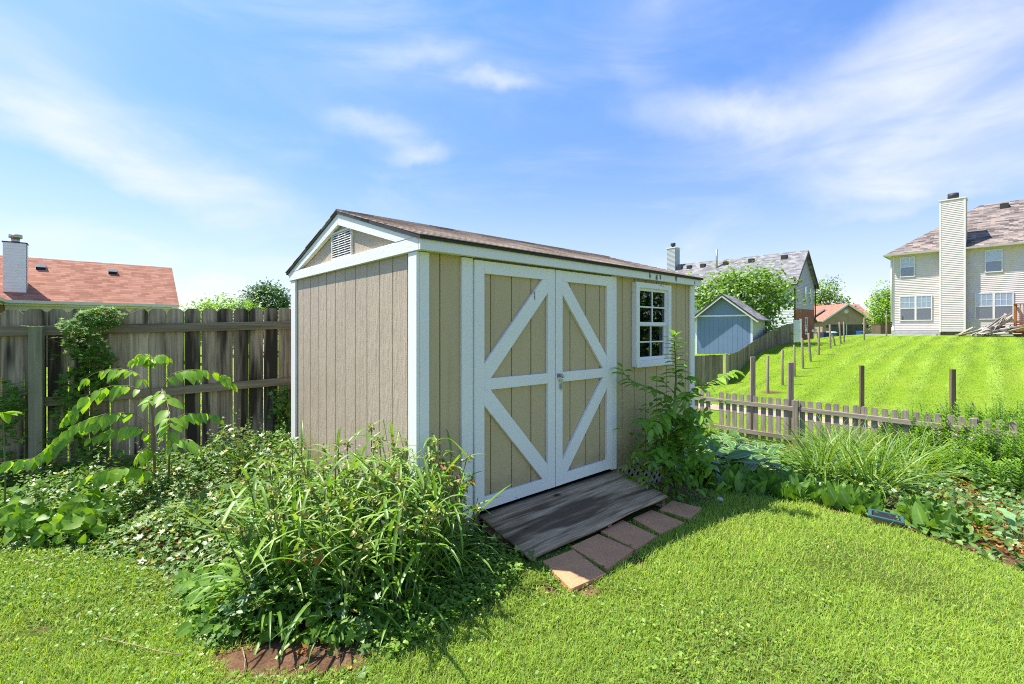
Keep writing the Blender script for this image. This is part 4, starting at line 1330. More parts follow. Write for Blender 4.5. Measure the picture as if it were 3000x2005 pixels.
    # heap of scrap boards
    Mx = Matrix.Translation(O) @ Matrix.Rotation(rz, 4, 'Z')
    rr = random.Random(4)
    labs = 'loose gray board in the untidy heap of old lumber beside the deck'
    for i in range(46):
        a = Vector((rr.uniform(3.3, 5.7), rr.uniform(-3.0, -1.7), 0))
        wa = Mx @ a; a.z = h(wa.x, wa.y) + 0.03 + rr.uniform(0, 0.16) + max(0, a.x - 4.2) * rr.uniform(0.0, 0.35)
        if i < 15:
            b = Vector((rr.uniform(5.3, 5.64), rr.uniform(-2.6, -1.2), rr.uniform(1.6, 2.45)))
            a.x = rr.uniform(4.0, 5.0)
        else:
            d = rr.uniform(-0.5, 1.2); ln = rr.uniform(0.5, 1.5)
            b = a + Vector((math.cos(d) * ln, -math.sin(d) * ln * .5, rr.uniform(0.0, 0.5)))
        mb = MB(); ln = (b - a).length; w = rr.choice((.09, .12, .14, .14, .2))
        mb.box(-ln / 2, ln / 2, -w / 2, w / 2, -.012, .012)
        o = mb.build('scrap_board', M['scrap_tan' if i % 7 == 3 else 'scrap'], None)
        d = (b - a).normalized()
        q = Vector((1, 0, 0)).rotation_difference(d).to_matrix().to_4x4()
        o.matrix_world = Mx @ Matrix.Translation((a + b) / 2) @ q @ Matrix.Rotation(rr.uniform(-.9, .9), 4, 'X')
        tag(o, labs, 'board', 'old boards heaped beside the deck')
    return t


house_right()


# --- gray house in the middle distance
def house_gray():
    O = Vector((22.84, 38, 0)); t = empty('gray_house', O, RZ, 'two storey house with gray siding over red brick behind the blue shed', 'house')
    W, L = 5.2, 11.4; ze, zr, zb = 5.46, 8.1, 3.23
    s = MB(); s.box(0.0, W, 0.0, L, 0.0, zb); auto_uv(s.build('brick_wall', M['brick_red'], t))
    s = MB(); s.box(0.05, W - .05, 0.03, L, zb, ze); s.prism([(0.02, 0.04, ze - .01), (W - .02, 0.04, ze - .01), (W / 2, 0.04, zr - .12)], (0, L - .04, 0)); s.build('wall_core', M['siding_gray'], t)
    s = MB(); pitch = 0.12; z = zb - .02
    while z < zr - .25:
        k = max(0, (z + pitch - ze) / (zr - .1 - ze)); k = min(k, .98)
        a, b = W / 2 * k, W - W / 2 * k
        s.add([(a, -.012, z), (b, -.012, z), (b, 0.025, z + pitch), (a, 0.025, z + pitch), (a, .025, z), (b, .025, z)], [(0, 1, 2, 3), (4, 5, 1, 0)])
        z += pitch
    s.build('gable_siding', M['siding_gray'], t)
    s = MB(); lap(s, 0, L, 0.4, ze, 0, 0.13); o = s.build('front_siding', M['siding_white'], t); place(o, Matrix.Translation((-0.006, 0, 0)) @ Matrix.Rotation(R(-90), 4, 'Z') @ Matrix.Translation((-L, 0, 0)))
    rf = MB(); e = .38; sl = (zr - ze) / (W / 2)
    th = .1

    def xz(x): return ze + sl * x + 0.08
    for (ya, yb, xe) in ((-.3, 5.0, -e), (5.0, L + .3, -1.05)):
        rf.prism([(xe, ya, xz(xe)), (W / 2, ya, xz(W / 2)), (W / 2, ya, xz(W / 2) - th), (xe, ya, xz(xe) - th)], (0, yb - ya, 0))
    rf.prism([(W + e, -.3, xz(-e)), (W / 2, -.3, xz(W / 2)), (W / 2, -.3, xz(W / 2) - th), (W + e, -.3, xz(-e) - th)], (0, L + .6, 0))
    roof = auto_uv(rf.build('roof', M['shingle_gray'], t))
    s = MB()
    s.beam((-e - .04, -.3, xz(-e) - .08), (-e - .04, 5.0, xz(-e) - .08), .1, .12); s.beam((-1.09, 5.0, xz(-1.05) - .08), (-1.09, L + .3, xz(-1.05) - .08), .1, .12); s.build('gutter', M['drip'], t)
    s = MB()
    s.beam((W / 2, -.31, zr - .06), (W + e, -.31, xz(-e) - .12), .03, .16, up=(0, 0, 1)); s.beam((W / 2, -.31, zr - .06), (-e, -.31, xz(-e) - .12), .03, .16); s.build('rake_trim', M['drip'], t)
    s = MB(); s.tube([(-.1, -.08, 0.5), (-.1, -.08, ze), (-.35, -.1, ze + .1)], .06, 6); s.tube([(W + .1, -.06, 2.4), (W + .1, -.06, ze)], .05, 6); s.build('downspout', M['drip'], t)
    for y in (1.4, 4.1, 6.4, 8.6, 10.0, 11.0):
        x = W / 2 - .45
        s = MB(); s.box(x - .22, x + .18, y - .22, y + .22, xz(x - .2) - .05, xz(x) + .16); s.build('roof_vent', M['drip'], roof)
    s = MB(); x = 1.75; s.tube([(x, 7.1, xz(x) - .1), (x, 7.1, xz(x) + 1.75)], .09, 8); s.build('vent_pipe', M['galv'], roof)
    for x0, x1, z0, z1 in ((2.5, 3.0, 3.98, 5.1), (3.85, 4.2, 3.74, 5.0), (2.68, 3.23, 1.07, 2.52)):
        house_window(t, x0, x1, z0, z1, -0.016 if z0 > 3 else 0.0, grid=False, tm='vinyl', lower='blinds' if x0 == 2.5 else 'dark')
    M4 = Matrix.Rotation(R(-90), 4, 'Z')
    for y0, y1 in ((9.3, 10.2), (10.4, 11.2)):
        house_window(t, -y1, -y0, 1.2, 2.8, -0.03, grid=True, tm='vinyl', M4=M4, lower='dark')
    s = MB(); s.box(1.9, 2.8, L + .02, L + .95, 0, 9.8); lap(s, 1.9, 2.8, 6.0, 9.75, L + .015, .13)
    ch = s.build('chimney', M['siding_gray'], t)
    s = MB(); lap(s, 0, .93, 6.0, 9.75, 0, .13); place(s.build('chimney_side', M['siding_gray'], ch), Matrix.Translation((1.895, L + .95, 0)) @ Matrix.Rotation(R(-90), 4, 'Z'))
    s = MB(); s.box(1.84, 2.86, L - .03, L + 1.0, 9.8, 9.9); s.build('chimney_cap', M['siding_trim'], ch)
    s = MB(); s.tube([(2.35, L + .5, 9.85), (2.35, L + .5, 10.1)], .14, 10); s.tube([(2.35, L + .5, 10.1), (2.35, L + .5, 10.4)], .24, 10); s.build('flue_cap', M['drip'], ch)
    # low porch on the far side
    s = MB(); s.prism([(W + .05, 0.3, 3.1), (W + 2.3, 0.3, 2.2), (W + 2.3, 0.3, 2.05), (W + .05, 0.3, 2.95)], (0, 4, 0)); auto_uv(s.build('porch_roof', M['shingle_gray'], t))
    s = MB(); s.box(W + .02, W + 1.9, 0.5, 4, 0.2, 2.15); auto_uv(s.build('porch_wall', M['brick_red'], t))


house_gray()


def blue_shed():
    O = Vector((9.395, 23.97, 0)); t = empty('blue_shed', O, math.atan2(-0.602, 0.799), 'blue gray garden shed with white corner boards and gray shingle roof beyond the board fence', 'shed')
    W, D, ze, zb = 2.6, 3.3, 2.13, -0.8
    s = MB()
    for i in range(12):
        a = i * W / 12; s.box(a + .004, a + W / 12 - .004, -.012, 0.01, zb, ze)
    s.box(0, W, -.003, .03, zb, ze); s.prism([(0, -.006, ze), (W, -.006, ze), (W / 2, -.006, ze + 1.04)], (0, .03, 0))
    s.box(0.0, .03, .03, D, zb, ze); s.box(0, W, D - .03, D, zb, ze)
    s.build('gable_wall', M['blue'], t)
    s = MB(); s.box(W - .03, W, 0.03, D - .03, zb, ze); s.build('side_wall', M['pale_gray'], t)
    s = MB(); s.box(-.02, W + .02, -.04, -.013, ze - .02, ze + .055); s.build('gable_band', M['vinyl'], t)
    for x in (-.02, W - .07):
        s = MB(); s.box(x, x + .09, -.035, -.013, zb, ze - .022); s.build('corner_trim', M['vinyl'], t)
    for y in (0.0, D - .08):
        s = MB(); s.box(W + .001, W + .02, y, y + .08, zb, ze); s.build('corner_trim', M['vinyl'], t)
    sl = .80; e = .30
    rf = MB()
    for sg in (0, 1):
        X = (lambda x: x) if not sg else (lambda x: W - x)
        zz = lambda x: ze + .06 + sl * x
        rf.prism([(X(-e), -.28, zz(-e)), (X(W / 2), -.28, zz(W / 2)), (X(W / 2), -.28, zz(W / 2) - .06), (X(-e), -.28, zz(-e) - .06)], (0, D + .5, 0))
    roof = auto_uv(rf.build('roof', M['shingle_gray'], t))
    s = MB()
    for sg in (1, -1):
        a = Vector((W / 2, -.285, ze + .06 + sl * W / 2 - .12)); b = Vector((W / 2 - sg * (W / 2 + e), -.285, ze + .06 - sl * e - .12))
        s.beam(a, b, .02, .09)
    s.build('rake_trim', M['gutter'], roof)
    s = MB()
    for sg in (1, -1):
        a = Vector((W / 2, -.29, ze + .06 + sl * W / 2 - .045)); b = Vector((W / 2 - sg * (W / 2 + e), -.29, ze + .06 - sl * e - .045))
        s.beam(a, b, .025, .06)
    s.build('drip_edge', M['drip'], roof)


blue_shed()


def house_garage():
    O = Vector((43.0, 65, 0)); t = empty('brick_garage_house', O, 0, 'low tan brick house with a screened garage opening and red shingle roof', 'house')
    ze, zp, W = 2.8, 5.0, 6.6
    s = MB()
    s.prism([(0, 0, 0), (1.2, 0, 0), (1.2, 0, 2.2), (5.7, 0, 2.2), (5.7, 0, 0), (W, 0, 0), (W, 0, ze), (W / 2, 0, zp - .1), (0, 0, ze)], (0, .2, 0))
    s.box(0, .2, .2, 5, 0, ze); s.box(W - .2, W, .2, 5, 0, ze)
    s.box(-16, 10.4, 4, 12, 0, ze + .1); s.prism([(10.2, 4, ze), (10.2, 12, ze), (10.2, 8, 5.3)], (.2, 0, 0))
    s.prism([(.1, 2.4, 2.3), (3.3, 2.4, 2.3), (3.3, 2.4, 3.4), (1.7, 2.4, 4.3), (.1, 2.4, 3.4)], (0, .2, 0))
    auto_uv(s.build('brick_wall', M['brick_tan'], t))
    rf = MB(); sl = (zp - ze) / (W / 2); e = .35
    for sg in (0, 1):
        X = (lambda x: x) if not sg else (lambda x: W - x)
        zz = lambda x: ze + sl * x + .1
        rf.prism([(X(-e), -.4, zz(-e)), (X(W / 2), -.4, zz(W / 2)), (X(W / 2), -.4, zz(W / 2) - .1), (X(-e), -.4, zz(-e) - .1)], (0, 8, 0))
        X2 = (lambda x: x + .1) if not sg else (lambda x: 3.3 - x)
        zz2 = lambda x: 3.4 + .62 * x + .1
        rf.prism([(X2(-.25), 2.2, zz2(-.25)), (X2(1.6), 2.2, zz2(1.6)), (X2(1.6), 2.2, zz2(1.6) - .1), (X2(-.25), 2.2, zz2(-.25) - .1)], (0, 5, 0))
    rf.prism([(-16, 3.6, 2.7), (-16, 8, 5.62), (-16, 12.4, 2.7), (-16, 12.4, 2.6), (-16, 8, 5.5), (-16, 3.6, 2.6)], (22.3, 0, 0))
    rf.prism([(6.31, 3.6, 2.65), (6.31, 8, 5.42), (6.31, 12.4, 2.65), (6.31, 12.4, 2.55), (6.31, 8, 5.3), (6.31, 3.6, 2.55)], (4.5, 0, 0))
    auto_uv(rf.build('roof', M['shingle_red'], t))
    s = MB()
    for sg in (1, -1):
        s.beam((W / 2, -.42, zp - .02), (W / 2 - sg * (W / 2 + e), -.42, ze - sl * e - .03), .04, .2)
    s.build('rake_trim', M['siding_white'], t)
    s = MB()
    for sg in (1, -1):
        s.beam((1.7, 2.18, 4.36), (1.7 - sg * 1.85, 2.18, 4.36 - .62 * 1.85), .04, .16)
    s.build('rake_trim', M['siding_white'], t)
    s = MB(); s.tube([(W + .25, -.1, 0.5), (W + .25, -.1, 1.4), (W + .12, -.1, 1.6), (W + .12, -.1, 2.6)], .07, 6); s.build('downspout', M['vinyl'], t)
    s = MB(); s.tube([(W / 2, -.03, 4.05), (W / 2, .02, 4.05)], .33, 20); s.build('round_vent', M['siding_white'], t)
    s = MB(); s.box(1.2, 5.7, .12, .15, 0, 2.2); o = s.build('garage_screen', M['screen'], t)
    s = MB(); s.box(3.35, 3.45, .07, .118, 0, 2.2); s.build('screen_mullion', M['siding_trim'], t)
    for x in (.65, 6.2):
        s = MB(); s.box(x - .1, x + .1, -.2, 0, 1.75, 2.1); s.build('wall_lamp', M['drip'], t)
    d = MB(); d.box(-6, 9, -9, -.02, 0.2, .47)
    o = d.build('driveway', M['concrete'], None); o.location = O; tag(o, 'pale concrete driveway in front of the brick garage', 'driveway', kind='structure')


house_garage()


def bin_(px0, px1, pt, pb, y, label, m='bin_blue', lid='bin_blue'):
    a, b = S(px0, pb, y), S(px1, pt, y)
    w = b.x - a.x; hh = b.z - a.z + .1
    t = empty('recycling_bin', ((a.x + b.x) / 2, y, a.z - .1), 0.3, label, 'bin', 'wheeled bins by the garage')
    s = MB(); 
    vs = []
    for z, k in ((0.0, .42), (hh * .86, .5)):
        vs += [(-w * k, -w * k, z), (w * k, -w * k, z), (w * k, w * k, z), (-w * k, w * k, z)]
    s.add(vs, [(3, 2, 1, 0), (4, 5, 6, 7), (0, 1, 5, 4), (1, 2, 6, 5), (2, 3, 7, 6), (3, 0, 4, 7)])
    s.build('bin_body', M[m], t)
    s = MB(); s.prism([(-w * .54, -w * .58, hh * .865), (-w * .54, w * .5, hh * .9), (-w * .54, w * .5, hh), (-w * .54, -w * .2, hh * .99), (-w * .54, -w * .58, hh * .92)], (w * 1.08, 0, 0)); s.build('lid', M[lid], t)


bin_(2514, 2530, 970, 993, 60, 'blue wheeled recycling bin at the right of the garage opening')
bin_(2427, 2445, 972, 995, 58, 'blue wheeled bin with a pale lid at the left of the garage opening', 'bin_blue', 'vinyl')


def little_things():
    a = S(2401, 996, 50); b = S(2425, 974, 50)
    t = empty('air_conditioner', ((a.x + b.x) / 2, 50, a.z - .1), 0.2, 'navy covered air conditioner unit beside the red brick wall', 'air conditioner')
    w = (b.x - a.x) / 2
    s = MB(); s.box(-w, w, -w, w, 0, b.z - a.z + .05); s.build('cabinet', M['navy'], t, .05)
    s = MB(); s.box(-w * 1.03, w * 1.03, -w * 1.03, w * 1.03, b.z - a.z + .055, b.z - a.z + .1); s.build('cover', M['navy'], t, .02)
    g = ground_at(2382, 997); y = 37.6; p = S(2383, 996, y)
    s = MB(); s.tube([(0, 0, -.2), (0, 0, .55), (.12, 0, .62)], .03, 8); s.tube([(.12, -.02, .5), (.12, -.02, .85)], .12, 10); s.tube([(.12, 0, .85), (.12, 0, 1.1)], .03, 8)
    s.box(-.16, .0, -.1, .02, .62, .82)
    o = s.build('gas_meter', M['galv']); o.location = p; tag(o, 'gray gas meter at the foot of the red brick wall', 'gas meter')
    p = S(2546, 992, 46)
    s = MB(); s.prism([(-.25, -.2, -.1), (.25, -.2, -.1), (.25, -.2, .26), (.2, -.2, .3), (-.2, -.2, .3), (-.25, -.2, .26)], (0, .4, 0))
    o = s.build('utility_box', M['green_box'], None, .02); o.location = p; tag(o, 'small green utility box on the lawn near the garage', 'utility box')
    a = S(2580, 985, 36); b = S(2611, 951, 36)
    t = empty('trash_enclosure', (a.x, 36, a.z), 0, 'brown wooden enclosure beside the hilltop house corner', 'enclosure')
    s = MB(); n = 8; w = b.x - a.x
    for i in range(n): s.box(i * w / n + .005, (i + 1) * w / n - .005, 0, .02, -.2, b.z - a.z)
    s.box(0, .02, .02, .9, -.2, b.z - a.z); s.box(w - .02, w, .02, .9, -.2, b.z - a.z)
    s.build('board_panel', M['brown_box'], t)
    s = MB(); s.box(-.03, w + .03, -.03, .93, b.z - a.z, b.z - a.z + .04); s.build('lid', M['brown_box'], t)
    a = S(2325, 1003, 29.6); b = S(2343, 936, 29.6)
    t = empty('vinyl_gate', (a.x, 29.6, 0), -0.25, 'white vinyl fence panel at the top end of the gray board fence', 'gate')
    w = b.x - a.x
    s = MB(); n = 6
    for i in range(n): s.box(i * w / n + .003, (i + 1) * w / n - .003, 0, .03, a.z - .1, b.z - .12)
    s.build('board_panel', M['vinyl'], t)
    for x in (-.06, w - .02):
        s = MB(); s.box(x, x + .09, -.03, .06, a.z - .2, b.z); s.box(x - .01, x + .10, -.04, .07, b.z, b.z + .03); s.build('post', M['vinyl'], t)
    s = MB(); s.box(0, w, -.012, .04, b.z - .12, b.z - .05); s.build('rail', M['vinyl'], t)


little_things()


def house_left():
    O = Vector((-15.6, 22.0, 0)); t = empty('red_roof_house', O, RZ, 'single storey house with a red shingle roof and white sided chimney behind the tall fence', 'house')
    ze, zr, r = 2.62, 4.62, 2.6; L = 16; sl = (zr - ze) / r; e = .35
    s = MB(); s.box(-L, -.25, .3, 2 * r - .3, -.4, ze - .02); s.prism([(-.28, .3, ze - .05), (-.28, 2 * r - .3, ze - .05), (-.28, r, zr - .22)], (.03, 0, 0)); s.box(-11, -5.95, -4.5, .3, -.4, ze - .02); auto_uv(s.build('brick_wall', M['brick_tan'], t))
    rf = MB(); rf.prism([(-L, -.0, ze), (-L, r, zr), (-L, 2 * r, ze), (-L, 2 * r, ze - .1), (-L, r, zr - .1), (-L, 0, ze - .1)], (L, 0, 0))
    rf.prism([(-5.6, -5, ze), (-8.5, -5, ze + 2.2), (-11.4, -5, ze), (-11.4, -5, ze - .1), (-8.5, -5, ze + 2.1), (-5.6, -5, ze - .1)], (0, 5 + 2.7, 0))
    roof = auto_uv(rf.build('roof', M['shingle_red'], t))
    s = MB(); s.beam((-5.6, -.06, ze - .06), (.0, -.06, ze - .06), .11, .12); s.beam((-5.54, -5, ze - .06), (-5.54, -.1, ze - .06), .11, .12); s.build('gutter', M['gutter'], t)
    s = MB(); s.box(-5.6, -.02, .02, .3, ze - .2, ze - .125); s.box(-5.9, -5.62, -5, .1, ze - .2, ze - .125); s.box(-5.6, -.25, .27, .299, ze - .42, ze - .2); s.build('soffit', M['gutter'], t)
    zz = lambda y: ze + sl * y
    for x in (-4.68, -2.32):
        s = MB(); s.box(x - .16, x + .16, 1.85, 2.15, zz(1.85) - .03, zz(2.1) + .04); v = s.build('roof_vent', M['vinyl'], roof)
        s = MB(); s.box(x - .15, x + .15, 1.835, 1.849, zz(1.84), zz(1.84) + .12); s.build('vent_mouth', M['dark'], v)
    x0, x1, y0, y1, zt = -5.67, -5.02, .44, 1.0, 4.93
    s = MB(); s.box(x0, x1, y0, y1, zz(y0) - .3, zt); lap(s, x0, x1, zz(y0) - .1, zt, y0 - .002, .125)
    ch = s.build('chimney', M['vinyl'], t)
    s = MB(); lap(s, 0, y1 - y0, zz(y0) - .1, zt, 0, .125); o = s.build('chimney_side', M['vinyl'], ch)
    place(o, Matrix.Translation((x1 + .002, y0, 0)) @ Matrix.Rotation(R(90), 4, 'Z'))
    s = MB(); s.box(x0 - .03, x1 + .03, y0 - .03, y1 + .03, zt, zt + .04); s.build('chimney_cap', M['drip'], ch)
    xc, yc = (x0 + x1) / 2, (y0 + y1) / 2
    s = MB(); s.tube([(xc, yc, zt), (xc, yc, zt + .22)], .13, 12); s.tube([(xc, yc, zt + .22), (xc, yc, zt + .36)], .2, 12); s.build('flue_cap', M['galv'], ch)


house_left()


# ------------------------------------------------------------------ trees
def make_tree(name, loc, hgt, crown_c, radii, n_clump, per, leaf, matn, label, seed, trunk_r=.12, limbs=9, spread=.32, ragged=.25, group=None, tpl=SMALL):
    rr = np.random.default_rng(seed)
    t = empty(name, loc, 0, label, 'tree', group)
    mb = MB(); cc = np.array(crown_c); rad = np.array(radii)
    top = np.array((0.0, 0.0, cc[2] + rad[2] * .5))
    base = [np.array((0, 0, -.3)), np.array((.03, .02, cc[2] * .35)), np.array((-.04, .03, cc[2] * .7)), cc * .5 + top * .5, top]
    mb.tube(base, [trunk_r * 1.2, trunk_r, trunk_r * .8, trunk_r * .5, trunk_r * .15], 7)
    # clumps: points in the crown shell and volume, pushed in and out for an uneven outline
    d = rr.normal(size=(n_clump, 3)); d /= np.linalg.norm(d, axis=1, keepdims=True)
    ph = rr.uniform(0, 6, 6)
    lump = 1 + ragged * (np.sin(d[:, 0] * 4 + ph[0]) * np.sin(d[:, 1] * 4.5 + ph[1]) + np.sin(d[:, 2] * 5 + ph[2]) * .6 + rr.normal(0, .35, n_clump))
    rr_ = rr.uniform(.45, 1.0, n_clump) ** .6 * lump
    C = cc + d * rad * rr_[:, None]
    for k in range(limbs):
        c = C[rr.integers(n_clump)]
        z0 = rr.uniform(.3, .75) * c[2]
        st = np.array((0, 0, z0)); mid = st * .45 + c * .55 + np.array((0, 0, -.1 * rad[2]))
        mb.tube([st, mid, c], [trunk_r * .45, trunk_r * .28, trunk_r * .08], 5)
    mb.build('trunk', M['bark'], t)
    L = Leaves()
    n = n_clump * per
    pos = np.repeat(C, per, 0) + rr.normal(size=(n, 3)) * spread * np.array((1, 1, .7))
    out = pos - cc; out /= np.linalg.norm(out, axis=1, keepdims=True) + 1e-6
    az = rr.uniform(0, 2 * np.pi, n); tl = rr.normal(-.25, .5, n)
    dd = np.stack((np.cos(az) * np.cos(tl), np.sin(az) * np.cos(tl), np.sin(tl)), 1) + out * .5
    up = np.array((0, 0, 1.)) + rr.normal(size=(n, 3)) * .45 + out * .6
    rnd = np.clip(np.repeat(rr.uniform(.1, .8, n_clump), per) + rr.normal(0, .16, n), 0, 1)
    L.add(tpl[0], tpl[1], pos, frames(dd, up), leaf * rr.uniform(.7, 1.3, n), rnd, tpl[2])
    L.build('crown', M[matn], t)
    return t


def tp(pxD, y): x = (pxD - 1173) / 1075 * y; return Vector((x, y, h(x, y)))


make_tree('leafy_tree', tp(515, 40), 5, (0, 0, 2.9), (3.5, 3.0, 1.95), 330, 26, .24, 'tree_bright', 'rounded bright green tree over the tall fence, in front of the dark tree', 1, spread=.42, ragged=.12)
make_tree('dense_tree', tp(613, 48), 7, (0, 0, 4.3), (2.2, 2.2, 2.75), 330, 26, .26, 'tree_dark', 'dense dark green tree standing over the tall fence next to the taupe shed', 2, trunk_r=.2, spread=.4, ragged=.1)
make_tree('redbud_tree', tp(1698, 27), 5, (0.0, 0, 2.55), (2.5, 2.2, 1.95), 400, 17, .22, 'tree_mid', 'bushy green tree with ragged sprays in front of the gray house', 3, spread=.36, ragged=.24, limbs=30)
make_tree('leafy_tree', tp(1872, 75), 9, (-.6, 0, 6.0), (3.9, 3.0, 2.6), 130, 24, .36, 'tree_mid', 'distant green tree showing beyond the gable end of the gray house', 4, trunk_r=.25, spread=.55, ragged=.3)
make_tree('columnar_tree', tp(2036, 47), 6, (0, 0, 2.6), (1.6, 1.6, 2.3), 240, 22, .2, 'tree_bright', 'narrow bright green tree at the corner of the hilltop house', 5, spread=.3, ragged=.1)
# stands outside the picture on the right; seen only in the shed window
make_tree('leafy_tree', Vector((19, 7.5, h(19, 7.5))), 8, (0, 0, 4.0), (3.0, 4.2, 3.9), 420, 22, .26, 'tree_dark', 'large dark green tree beyond the right end of the garden, reflected in the shed window', 6, trunk_r=.25, spread=.5)


# ------------------------------------------------------------------ turf
def blades(x, y, z, ln, wd, tilt_m=58, tilt_s=17, bend=38):
    n = len(x)
    az = rng.uniform(0, 2 * np.pi, n)
    th = np.radians(np.clip(rng.normal(tilt_m, tilt_s, n), 12, 89)); t2 = th - np.radians(bend) * rng.uniform(.3, 1.4, n)
    c, s = np.cos(az), np.sin(az)
    p0 = np.stack((x, y, z), 1)
    d1 = np.stack((c * np.cos(th), s * np.cos(th), np.sin(th)), 1); d2 = np.stack((c * np.cos(t2), s * np.cos(t2), np.sin(t2)), 1)
    p1 = p0 + d1 * (ln * .55)[:, None]; p2 = p1 + d2 * (ln * .45)[:, None]
    sd = np.stack((-s, c, np.zeros(n)), 1) * (wd / 2)[:, None]
    V = np.stack((p0 - sd, p0 + sd, p1 - sd * .8, p1 + sd * .8, p2), 1).reshape(-1, 3)
    F = (np.array([(0, 1, 3), (0, 3, 2), (2, 3, 4)])[None] + (np.arange(n) * 5)[:, None, None]).reshape(-1, 3)
    return V, F


def patchy(x, y, sc_=1.0):
    """smooth patchiness -1..1 over the ground"""
    return (np.sin(x * 2.1 * sc_ + 1.3 * np.sin(y * 1.3 * sc_)) * np.sin(y * 2.6 * sc_ + 1.1 * np.sin(x * 1.7 * sc_ + 2)) +
            .6 * np.sin(x * 5.3 * sc_ + 2 + np.sin(y * 3.1 * sc_)) * np.sin(y * 4.7 * sc_ + x * 1.1))


PAVER_POLYS = [[(p.x, p.y) for p in (ground_at(1350 + c[0] * .341, 1350 + c[1] * .341) for c in q)] for q, _ in PAVERS]
RAMP_POLY = [(shed_pt(a, b, 0).x, shed_pt(a, b, 0).y) for a, b in ((0.45, 0.05), (2.13, 0.05), (2.13, -0.56), (0.45, -0.56))]
SHED_POLY = [(shed_pt(a, b, 0).x, shed_pt(a, b, 0).y) for a, b in ((-.03, -.02), (3.66, -.02), (3.66, 2.47), (-.03, 2.47))]


def blocked(x, y, beds=True):
    b = inpoly(x, y, RAMP_POLY) | inpoly(x, y, SHED_POLY)
    for p in PAVER_POLYS: b |= inpoly(x, y, p)
    if beds:
        for p, m_ in ((LEFT_BED, .10), (RIGHT_BED, .06), (SOIL_PATCH, .04)):
            ins = inpoly(x, y, p); d = edge_dist(x, y, p)
            b |= ins & (d > m_ * rng.uniform(.0, 1.6, len(x)))
    return b


def lawn():
    L = Leaves()
    n = 640000
    y = 1.3 * (9.6 / 1.3) ** rng.uniform(0, 1, n); u = rng.uniform(-1.16, 1.16, n)
    side = rng.uniform(0, 1, n) < .14; u = np.where(side, np.sign(u) * (1.16 + rng.uniform(0, 1.3, n)), u); x = u * y
    t = (x - PF[0]) * NRM[0] + (y - PF[1]) * NRM[1]
    # the lawn this side of the picket fence and left fence
    keep = (t < -0.1) & ((y - 4.13) * 1.937 - (x + 4.506) * 1.36 < -0.1) & ~blocked(x, y)
    bare = np.zeros(n)
    for cx, cy, r in BARE_SPOTS: bare = np.maximum(bare, np.clip(1 - np.hypot(x - cx, y - cy) / r, 0, 1))
    ib = inpoly(x, y, BARE); bare = np.maximum(bare, ib * .75)
    keep &= rng.uniform(0, 1, n) > bare * 1.15
    x, y = x[keep], y[keep]; n = len(x)
    pt = patchy(x, y); k = (y / 2.5) ** .55
    ln = rng.uniform(.02, .055, n) * (1 + .14 * pt) * k ** .5 * np.where(rng.uniform(0, 1, n) < .04, 1.6, 1)
    wd = rng.uniform(.0026, .0048, n) * k
    V, F = blades(x, y, H(x, y) - .004, ln, wd)
    big = patchy(x - 2, y + 3, .45)
    rnd = np.clip(rng.normal(.46, .24, n) + .1 * pt + .06 * big, 0, .93)
    dry = rng.uniform(0, 1, n) < .05 + .06 * (pt < -.5); rnd[dry] = rng.uniform(.95, 1, dry.sum())
    L.raw(V, F, np.repeat(rnd, 5))
    o = L.build('lawn_grass', M['grass'])
    tag(o, 'short mown lawn grass around the pavers and along the bed', 'grass', kind='stuff')
    # grass beyond the picket fence and on the slope
    L = Leaves(); n = 290000
    y = 6.2 * (34 / 6.2) ** rng.uniform(0, 1, n); u = rng.uniform(.30, 1.45, n); x = u * y
    t = (x - PF[0]) * NRM[0] + (y - PF[1]) * NRM[1]
    keep = (t > .1) & (t < 27.5) & ~((t > PATH_T[0] + .03) & (t < PATH_T[1] - .03))
    for cx, cy, r in BARE_SPOTS: keep &= np.hypot(x - cx, y - cy) > r * rng.uniform(.4, 1.05, n)
    x, y, t = x[keep], y[keep], t[keep]; n = len(x)
    k = y / 8
    ln = rng.uniform(.03, .055, n) * k ** .3; wd = rng.uniform(.005, .008, n) * k ** .8
    V, F = blades(x, y, H(x, y) - .005, ln, wd, 60, 15)
    al = (-.70 * x + .716 * y) + .1 * np.sin(x * .8 + y * .5)
    st = np.sin(al * 2 * np.pi / .85) * np.clip((t - 4) / 2, 0, 1)
    rnd = np.clip(rng.normal(.33, .1, n) + .34 * st, 0, .93)
    L.raw(V, F, np.repeat(rnd, 5))
    tag(L.build('slope_grass', M['grass']), 'striped mown grass on the slope beyond the picket fence', 'grass', kind='stuff')
    # neighbouring grass behind the tall fence, bright through the gaps
    L = Leaves(); n = 40000
    x = rng.uniform(-16, -1, n); y = rng.uniform(4, 20, n)
    keep = (y - 4.13) * 1.937 - (x + 4.506) * 1.36 > .3
    x, y = x[keep], y[keep]; n = len(x)
    V, F = blades(x, y, H(x, y), rng.uniform(.06, .14, n), rng.uniform(.015, .03, n))
    L.raw(V, F, np.repeat(np.clip(rng.normal(.55, .18, n), 0, .9), 5))
    tag(L.build('back_grass', M['grass']), 'sunlit grass seen through the gaps of the tall fence', 'grass', kind='stuff')


lawn()

LUSH = [(p.x, p.y) for p in (gd(*q) for q in ((860, 1330), (1000, 1285), (1100, 1235), (1180, 1275), (1200, 1320), (1140, 1380), (1040, 1430), (900, 1520), (840, 1480)))]
RIM = [(p.x, p.y) for p in (gd(*q) for q in ((1215, 1290), (1500, 1150), (1560, 1130), (1640, 1150), (1600, 1180), (1400, 1300), (1260, 1360)))]
LEFT_FRONT = [(p.x, p.y) for p in (gd(*q) for q in ((0, 1262), (300, 1288), (405, 1345), (430, 1450), (250, 1500), (0, 1400)))]


